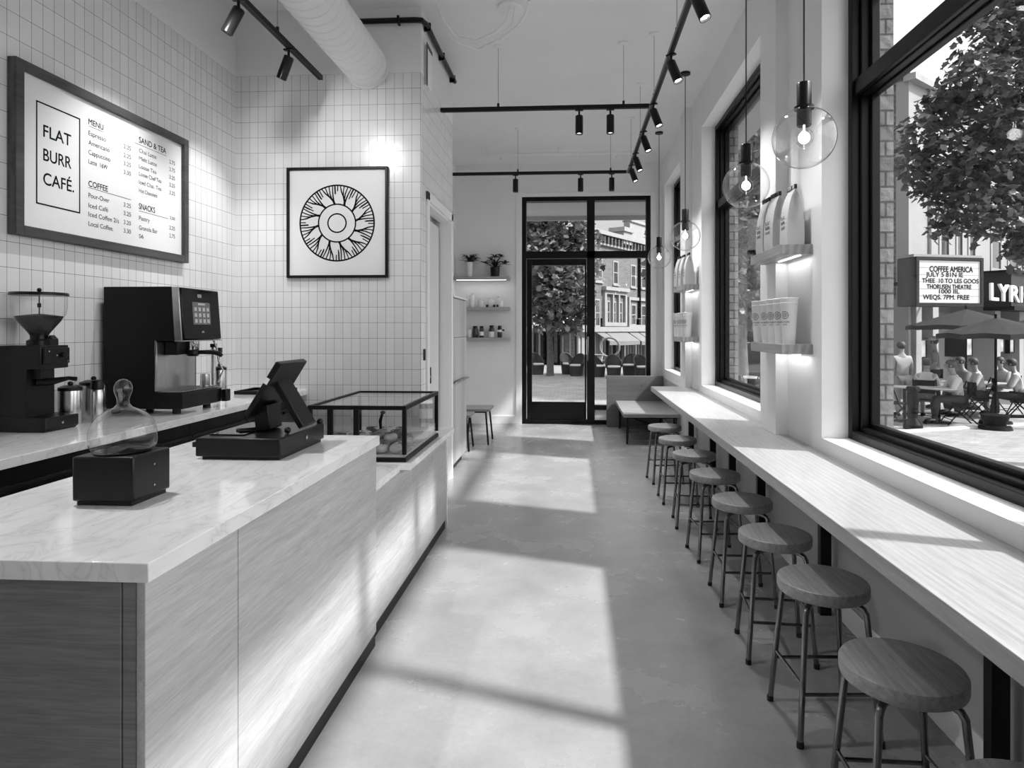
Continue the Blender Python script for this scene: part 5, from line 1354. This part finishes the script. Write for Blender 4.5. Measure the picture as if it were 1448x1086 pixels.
# black urn-like bollard
x, y = gp_(1291, 12.4)
t = thing('bollard', 'squat black cast bollard in front of the left table', 'bollard', (x, y, GZ))
m = MB(); m.lathe([(0, 0), (.17, 0), (.17, .09), (.13, .14), (.08, .22), (.09, .40), (.11, .56), (.10, .70), (.08, .74), (0, .76)], (0, 0, 0), 28); m.build('post', IRON, t)
m = MB(); m.lathe([(.12, .74), (.12, .80), (.10, .83), (0, .83)], (0, 0, 0), 28); m.build('cap', IRON, t)
m = MB(); m.lathe([(.085, .30), (.098, .32), (.098, .36), (.088, .38)], (0, 0, 0), 28, close=False); m.build('band', IRON, t)
# ---------------------------------------------------------------- parasols
def parasol(label, u, d, r, zedge, zapex, rz):
    x, y = gp_(u, d); t = thing('parasol', label, 'parasol', (x, y, GZ), rz, 'grey parasols over the cafe tables')
    m = MB(); n = 8; ap = m.v((0, 0, zapex-GZ)); rr = []; r2 = []
    for k in range(n*2):
        a = 2*PI*k/(n*2); q = 1.0 if k % 2 == 0 else .90
        rr.append(m.v((r*q*math.cos(a), r*q*math.sin(a), zedge-GZ+(.0 if k % 2 == 0 else .03)))); r2.append(m.v((r*q*math.cos(a), r*q*math.sin(a), zedge-GZ-.10+(.0 if k % 2 == 0 else .03))))
    for k in range(n*2): m.f([rr[k], rr[(k+1)%(n*2)], ap]); m.f([rr[k], r2[k], r2[(k+1)%(n*2)], rr[(k+1)%(n*2)]])
    o = m.build('canopy', UMB, t, smooth=False); so = o.modifiers.new('solid', 'SOLIDIFY'); so.thickness = .012
    m = MB(); m.tube([(0, 0, .05), (0, 0, zapex-GZ+.08)], .024, 10); m.build('pole', IRON, t)
    for k in range(n):
        a = 2*PI*k/n; m = MB(); m.tube([(0, 0, zapex-GZ-.06), (r*.97*math.cos(a), r*.97*math.sin(a), zedge-GZ-.03)], .010, 6); m.build('rib', IRON, t)
    m = MB(); m.lathe([(0, 0), (.30, 0), (.28, .07), (.06, .10), (.05, .2), (0, .2)], (0, 0, 0), 28); m.build('base', IRON, t)
    return t
parasol('grey parasol nearest the stone jamb, with its pole among the seated people', 1366, 15.6, 1.30, 1.52, 1.935, R(10))
parasol('grey parasol in the middle, its canopy overlapping the one on its left', 1408, 13.0, 1.05, 1.34, 1.67, R(25))
parasol('grey parasol at the right edge of the window', 1505, 17.0, 1.3, 1.55, 2.0, R(0))
x, y = gp_(1407, 12.38)
t = thing('planter_base', 'low black tapered planter on a flat foot beneath the second parasol', 'planter', (x, y, GZ))
m = MB(); m.lathe([(0, 0), (.29, 0), (.27, .06), (.18, .08), (.19, .11), (.24, .26), (.24, .28), (0, .27)], (0, 0, 0), 28); m.build('bowl', IRON, t)
m = MB(); m.box(.2, 1.2, -.03, .03, .22, .28); m.box(1.1, 1.16, -.03, .03, 0, .22); m.build('rail', IRON, t)

# ---------------------------------------------------------------- theatre with its signs
fl = Facade(PD(1285, 560, 17.5), PD(1345, 560, 19.2))
t = fthing('theatre', 'white theatre front behind the parasols, with dark doors and tall windows', 'building', fl)
zt = fl.at(1285, 112)[1]-GZ
m = MB(); m.box(0, 22, 0, 5, 2.9, zt); m.box(0, .55, 0, 5, 0, 2.95); m.box(0, 22, 1.2, 5, 0, 2.95); m.build('wall', WHITEF, t)
m = MB(); m.box(-.1, 22, -.22, .1, zt-.06, zt+.12); m.build('cornice', CREAM, t)
m = MB(); s_ = fl.at(1313, 200)[0]; m.tube([(s_, -.06, 3.0), (s_, -.06, zt-.05)], .05, 8); m.build('downpipe', mat('grey downpipe', .35, .6), t)
for (u0, u1, v0, v1) in ((1327, 1343, 272, 372), (1351, 1362, 282, 372), (1368, 1380, 290, 378), (1400, 1416, 295, 385), (1424, 1440, 300, 385)):
    a, b_ = fl.at(u0, 300)[0], fl.at(u1, 300)[0]; fwin(t, a, b_, fl.at((u0+u1)/2, v1)[1], fl.at((u0+u1)/2, v0)[1], .13, WHITEF)
# entrance wall: pilasters, doors, framed posters, small shop sign
for (u0, u1) in ((1289, 1297), (1313, 1321), (1401, 1409), (1436, 1442)):
    a, b_ = fl.at(u0, 500)[0], fl.at(u1, 500)[0]; m = MB(); m.box(a, b_, -.12, 1.2, 0, 2.9); m.build('pilaster', WHITEF, t, bevel=.01)
for (u0, u1) in ((1328, 1343), (1346, 1360), (1378, 1398), (1444, 1462)):
    a, b_ = fl.at(u0, 500)[0], fl.at(u1, 500)[0]
    m = MB(); m.box(a, b_, 1.08, 1.19, .02, 2.5); dd = m.build('door', IRON if u0 < 1370 else mat('grey panelled door', .2, .5), t)
    m = MB(); m.tube([(b_-.15, 1.04, .9), (b_-.15, 1.04, 1.3)], .02, 8); m.build('handle', STEEL, dd)
for (u0, u1, v0, v1) in ((1298, 1309, 478, 508), (1364, 1374, 470, 505), (1412, 1419, 470, 500), (1426, 1433, 470, 500)):
    a, b_ = fl.at(u0, 500)[0], fl.at(u1, 500)[0]; z0, z1 = fl.at(u0, v1)[1]-GZ, fl.at(u0, v0)[1]-GZ
    m = MB(); m.frame(a, b_, z0, z1, .06, -.04, .56); pf = m.build('poster_frame', IRON, t)
    m = MB(); m.box(a+.05, b_-.05, -.02, .55, z0+.05, z1-.05); m.build('poster', mat('poster sheet', .28, .5, var=.6, vs=3), pf)
# projecting band with the big letters
a = fl.at(1391, 430)[0]; z1, z0 = fl.at(1391, 387)[1]-GZ, fl.at(1391, 434)[1]-GZ
ly = thing('letter_sign', 'dark sign band with big white raised letters beside the lit board', 'sign', (fl.p.x, fl.p.y, GZ), fl.rz)
LB = mat('dark sign metal', .02, .6, spec=.15)
m = MB(); m.box(a, a+9, -.75, .0, z0, z1); m.build('band', LB, ly, bevel=.01)
m = MB(); m.box(a-.05, a+9, -.85, 0, z0-.12, z0); m.box(a-.05, a+9, -.85, 0, z1, z1+.08); m.build('moulding', IRON, ly)
def fl_y(off, u): # along value on the parallel plane a little in front of the facade
    q = Facade(Vector((fl.p.x, fl.p.y, 0))-Vector((fl.n.x, fl.n.y, 0))*off*(1 if fl.n.y > 0 else -1), Vector((fl.p.x+fl.e.x, fl.p.y+fl.e.y, 0))-Vector((fl.n.x, fl.n.y, 0))*off*(1 if fl.n.y > 0 else -1))
    return q
q = fl_y(.8, 0)
u0_, zb = q.at(1400, 424); _, zt_ = q.at(1400, 399)
wid = q.at(1413.5, 424)[0]-q.at(1400, 424)[0]
xx = q.at(1400.5, 424)[0]
SIGNW = mat('white sign letters', .82, .4)
for ch_, u in (('L', 1400.5), ('Y', 1412), ('R', 1428.5), ('I', 1443), ('C', 1449)):
    x_ = q.at(u, 424)[0]
    w_ = {'L': q.at(1411, 424)[0]-q.at(1400.5, 424)[0], 'Y': q.at(1425.5, 424)[0]-q.at(1412, 424)[0], 'R': q.at(1440.5, 424)[0]-q.at(1428.5, 424)[0], 'I': .1, 'C': .8}[ch_]
    me = text_mesh(ch_, w_, zt_-zb, bold=.02); me.transform(Matrix.Translation((x_, -.80, zb-GZ))); me.materials.append(SIGNW)
    o = link('letter', me, ly, smooth=False); so = o.modifiers.new('solid', 'SOLIDIFY'); so.thickness = .06; so.offset = 0
# the lit message board
d_ = 16.2
pA, pB = PD(1297, 368, d_), PD(1384, 372, d_+.35)
fm_ = Facade(pA, pB); W_ = (Vector((pB.x, pB.y))-fm_.p).length
z1 = pA.z; z0 = PD(1297, 428, d_).z
t = thing('message_board', 'lit theatre message board with rows of black changeable letters', 'sign', (fm_.p.x, fm_.p.y, z0), fm_.rz)
hh_ = z1-z0
LIT = mat('white sign face', .42, .4); LIT.node_tree.nodes['Principled BSDF'].inputs['Emission Color'].default_value = g(1); LIT.node_tree.nodes['Principled BSDF'].inputs['Emission Strength'].default_value = .12
m = MB(); m.prism([(-.08, -.02), (W_+.08, -.02), (W_+.08, .6), (-.08, .6)], 'Z', -.09, hh_+.09); m.build('case', mat('grey sign case', .06, .6, spec=.2), t, bevel=.02)
m = MB(); m.frame(-.08, W_+.08, -.09, hh_+.09, .08, -.07, -.02); m.build('edge_frame', LB, t)
m = MB(); m.box(0, W_, -.035, -.021, 0, hh_); bdm = m.build('board', LIT, t)
m = MB()
for k in range(1, 6): m.box(0, W_, -.040, -.0355, hh_*k/6-.008, hh_*k/6+.008)
m.build('letter_rail', mat('rail grey', .36, .5), bdm)
rowsx = [('COFFEE AMERICA', 41, 211, 122, 152), ('JULY 5 81N IE', 27, 172, 148, 172), ('THEE  10 TO LES GOOS', 12, 234, 173, 196), ('THORUSEN THEATRE', 30, 205, 196, 220), ('1000 IIL', 78, 158, 216, 238), ('WEQS. 7PM. FREE', 15, 197, 237, 262)]
for s_, x0, x1, y0, y1 in rowsx:
    k0 = W_/243.0; kz = hh_/168.0
    me = text_mesh(s_, (x1-x0)*k0, (y1-y0)*kz*.76, bold=.028); me.transform(Matrix.Translation((x0*k0+.02, -.0405, hh_-(y1-108)*kz))); me.materials.append(INK); link('lettering', me, bdm, smooth=False)
m = MB(); m.box(-.1, W_+.1, .0, .55, hh_+.09, hh_+.16); m.build('top_flashing', CREAM, t)
m = MB()
for x_ in (.15, W_-.15): m.tube([(x_, .59, hh_*.5), (x_, 2.2+x_*.5, hh_*.5)], .05, 8)
m.build('bracket', IRON, t)
# brick building left of the theatre
fk = Facade(PD(1000, 560, 20.5), PD(1286, 560, 17.6))
t = fthing('brick_building', 'weathered brick building immediately left of the white theatre', 'building', fk)
L_ = fk.len; zt = fk.at(1286, 101)[1]-GZ
m = MB(); m.box(0, L_, 0, 5, 2.8, zt); m.box(0, L_-1.4, .3, 5, 0, 2.9); m.box(L_-.25, L_, 0, 5, 0, 2.9); m.build('wall', BRICKD, t)
m = MB(); m.box(0, L_+.02, -.1, .2, zt, zt+.12); m.build('coping', CREAM, t)
m = MB(); m.box(L_-1.35, L_-.28, .35, .45, .02, 2.75); m.build('door', IRON, t)
for k in range(2):
    for z_ in (3.6, 6.0):
        x_ = L_-2.4-k*1.6; fwin(t, x_-1.0, x_, z_+GZ, z_+1.6+GZ, .1)
for k in range(1):
    x_ = L_-2.0-k*3.2
    m = MB(); m.frame(x_-2.7, x_, .02, 2.5, .12, .0, .3); w_ = m.build('shopfront', CREAM, t)
    m = MB(); m.box(x_-2.6, x_-.1, .18, .22, .12, 2.4); m.build('pane', DARKG, w_)
    awning(t, x_-2.75, x_+.05, 2.1+GZ, 2.85+GZ, .9, CLOTHL if k % 2 else CLOTH)
# ---------------------------------------------------------------- kerb line and trees on the square
m = MB(); pts = [PZ(u, v, GZ) for u, v in ((1262, 612), (1330, 608), (1400, 603), (1470, 600), (1600, 596))]
for a, b_ in zip(pts, pts[1:]):
    d = (b_-a); d.z = 0; n_ = Vector((-d.y, d.x, 0)).normalized()*.09
    v_ = [m.v(p) for p in (a-n_, b_-n_, b_+n_, a+n_)]; w_ = [m.v(p+Vector((0, 0, .03))) for p in (a-n_, b_-n_, b_+n_, a+n_)]
    m.f(w_); 
    for i in range(4): m.f([v_[i], v_[(i+1)%4], w_[(i+1)%4], w_[i]])
struct('trim_3', m, KERB)
cs = []
for (u, v, d, r) in ((1300, 190, 8.6, .34), (1335, 150, 8.8, .40), (1290, 235, 8.7, .30), (1345, 230, 8.5, .50), (1395, 60, 8.8, .45), (1372, 110, 8.4, .42), (1410, 140, 8.3, .6), (1400, 220, 8.5, .65), (1345, 296, 8.6, .30), (1395, 300, 8.3, .45), (1330, 322, 8.8, .2), (1440, 20, 9, .55), (1450, 110, 9, .7), (1455, 260, 8.8, .75), (1452, 345, 8.6, .36), (1490, 180, 9, 1.0), (1500, 40, 9.2, .9), (1530, 300, 9, .9), (1320, 265, 8.7, .30), (1425, 0, 8.8, .3)):
    cs.append((tuple(PD(u, v, d)), r*.92))
b_ = PD(1500, 500, 9.0); b_.z = GZ
tree('street_tree', 'big leafy tree whose branches fill the top right of the large window', b_, 2.9, .15, cs, 8500, .125, LEAF1, 5)
cs = []
for (u, v, d, r) in ((1058, 230, 17, .9), (1048, 300, 16.6, .95), (1068, 330, 17.2, .9), (1055, 390, 16.8, .8), (1070, 180, 17, .9), (1040, 180, 17.4, .8), (1062, 440, 16.6, .45)):
    cs.append((tuple(PD(u, v, d)), r))
b_ = PD(1052, 530, 16.8); b_.z = GZ
tree('street_tree', 'slim street tree seen through the middle window', b_, 1.7, .13, cs, 3200, .24, LEAF2, 8)
cs = [(tuple(PD(u, v, d)), r) for (u, v, d, r) in ((966, 330, 19, 1.0), (958, 380, 18.6, .95), (970, 420, 19, .85), (962, 280, 19.2, .95))]
b_ = PD(964, 530, 19); b_.z = GZ
tree('street_tree', 'street tree seen through the farthest window', b_, 1.9, .15, cs, 2200, .28, LEAF2, 9)
chair_at('black folding chair seen through the middle window, left one', 1050, 15.0, R(-60))
chair_at('black folding chair seen through the middle window, right one', 1066, 14.4, R(100))
table('round metal table seen through the middle window', 1058, 16.1, .34)
# ================================================================ light
SUN_EL = R(46); SUN_AZ = (-.955, .296)
hv = Vector((SUN_AZ[0], SUN_AZ[1])).normalized()
sd = Vector((hv.x*math.cos(SUN_EL), hv.y*math.cos(SUN_EL), -math.sin(SUN_EL)))
sun = bpy.data.objects.new('sun', bpy.data.lights.new('sun', 'SUN')); COL.objects.link(sun)
sun.rotation_euler = sd.to_track_quat('-Z', 'Y').to_euler(); sun.data.energy = 5.0; sun.data.angle = R(2.4)
w = bpy.data.worlds.new('sky'); SC.world = w; w.use_nodes = True
n = w.node_tree.nodes; l = w.node_tree.links; n.clear()
o = n.new('ShaderNodeOutputWorld'); b = n.new('ShaderNodeBackground'); l.new(b.outputs[0], o.inputs[0])
tc = n.new('ShaderNodeTexCoord')
dt = n.new('ShaderNodeVectorMath'); dt.operation = 'DOT_PRODUCT'; dt.inputs[1].default_value = -sd
l.new(tc.outputs['Generated'], dt.inputs[0])
r1 = n.new('ShaderNodeMapRange'); r1.inputs[1].default_value = .15; r1.inputs[2].default_value = 1.0; r1.inputs[3].default_value = .52; r1.inputs[4].default_value = 2.6
l.new(dt.outputs['Value'], r1.inputs[0])
mp = n.new('ShaderNodeMapping'); mp.inputs['Scale'].default_value = (1, 1, 2.6); l.new(tc.outputs['Generated'], mp.inputs[0])
no = n.new('ShaderNodeTexNoise'); no.inputs['Scale'].default_value = 2.2; no.inputs['Detail'].default_value = 6; l.new(mp.outputs[0], no.inputs['Vector'])
r2 = n.new('ShaderNodeMapRange'); r2.inputs[1].default_value = .35; r2.inputs[2].default_value = .65; r2.inputs[3].default_value = .78; r2.inputs[4].default_value = 1.12
l.new(no.outputs['Fac'], r2.inputs[0])
mu = n.new('ShaderNodeMath'); mu.operation = 'MULTIPLY'; l.new(r1.outputs[0], mu.inputs[0]); l.new(r2.outputs[0], mu.inputs[1])
l.new(mu.outputs[0], b.inputs['Strength']); b.inputs['Color'].default_value = g(1)
SC.view_settings.view_transform = 'Standard'; SC.view_settings.look = 'None'; SC.view_settings.gamma = 1
SC.view_settings.use_curve_mapping = False; SC.view_settings.exposure = 0.55
SC.cycles.max_bounces = 14; SC.cycles.diffuse_bounces = 8; SC.cycles.glossy_bounces = 6; SC.cycles.transparent_max_bounces = 24
SC.cycles.use_denoising = True; SC.cycles.sample_clamp_indirect = 6; SC.cycles.caustics_reflective = False; SC.cycles.caustics_refractive = False
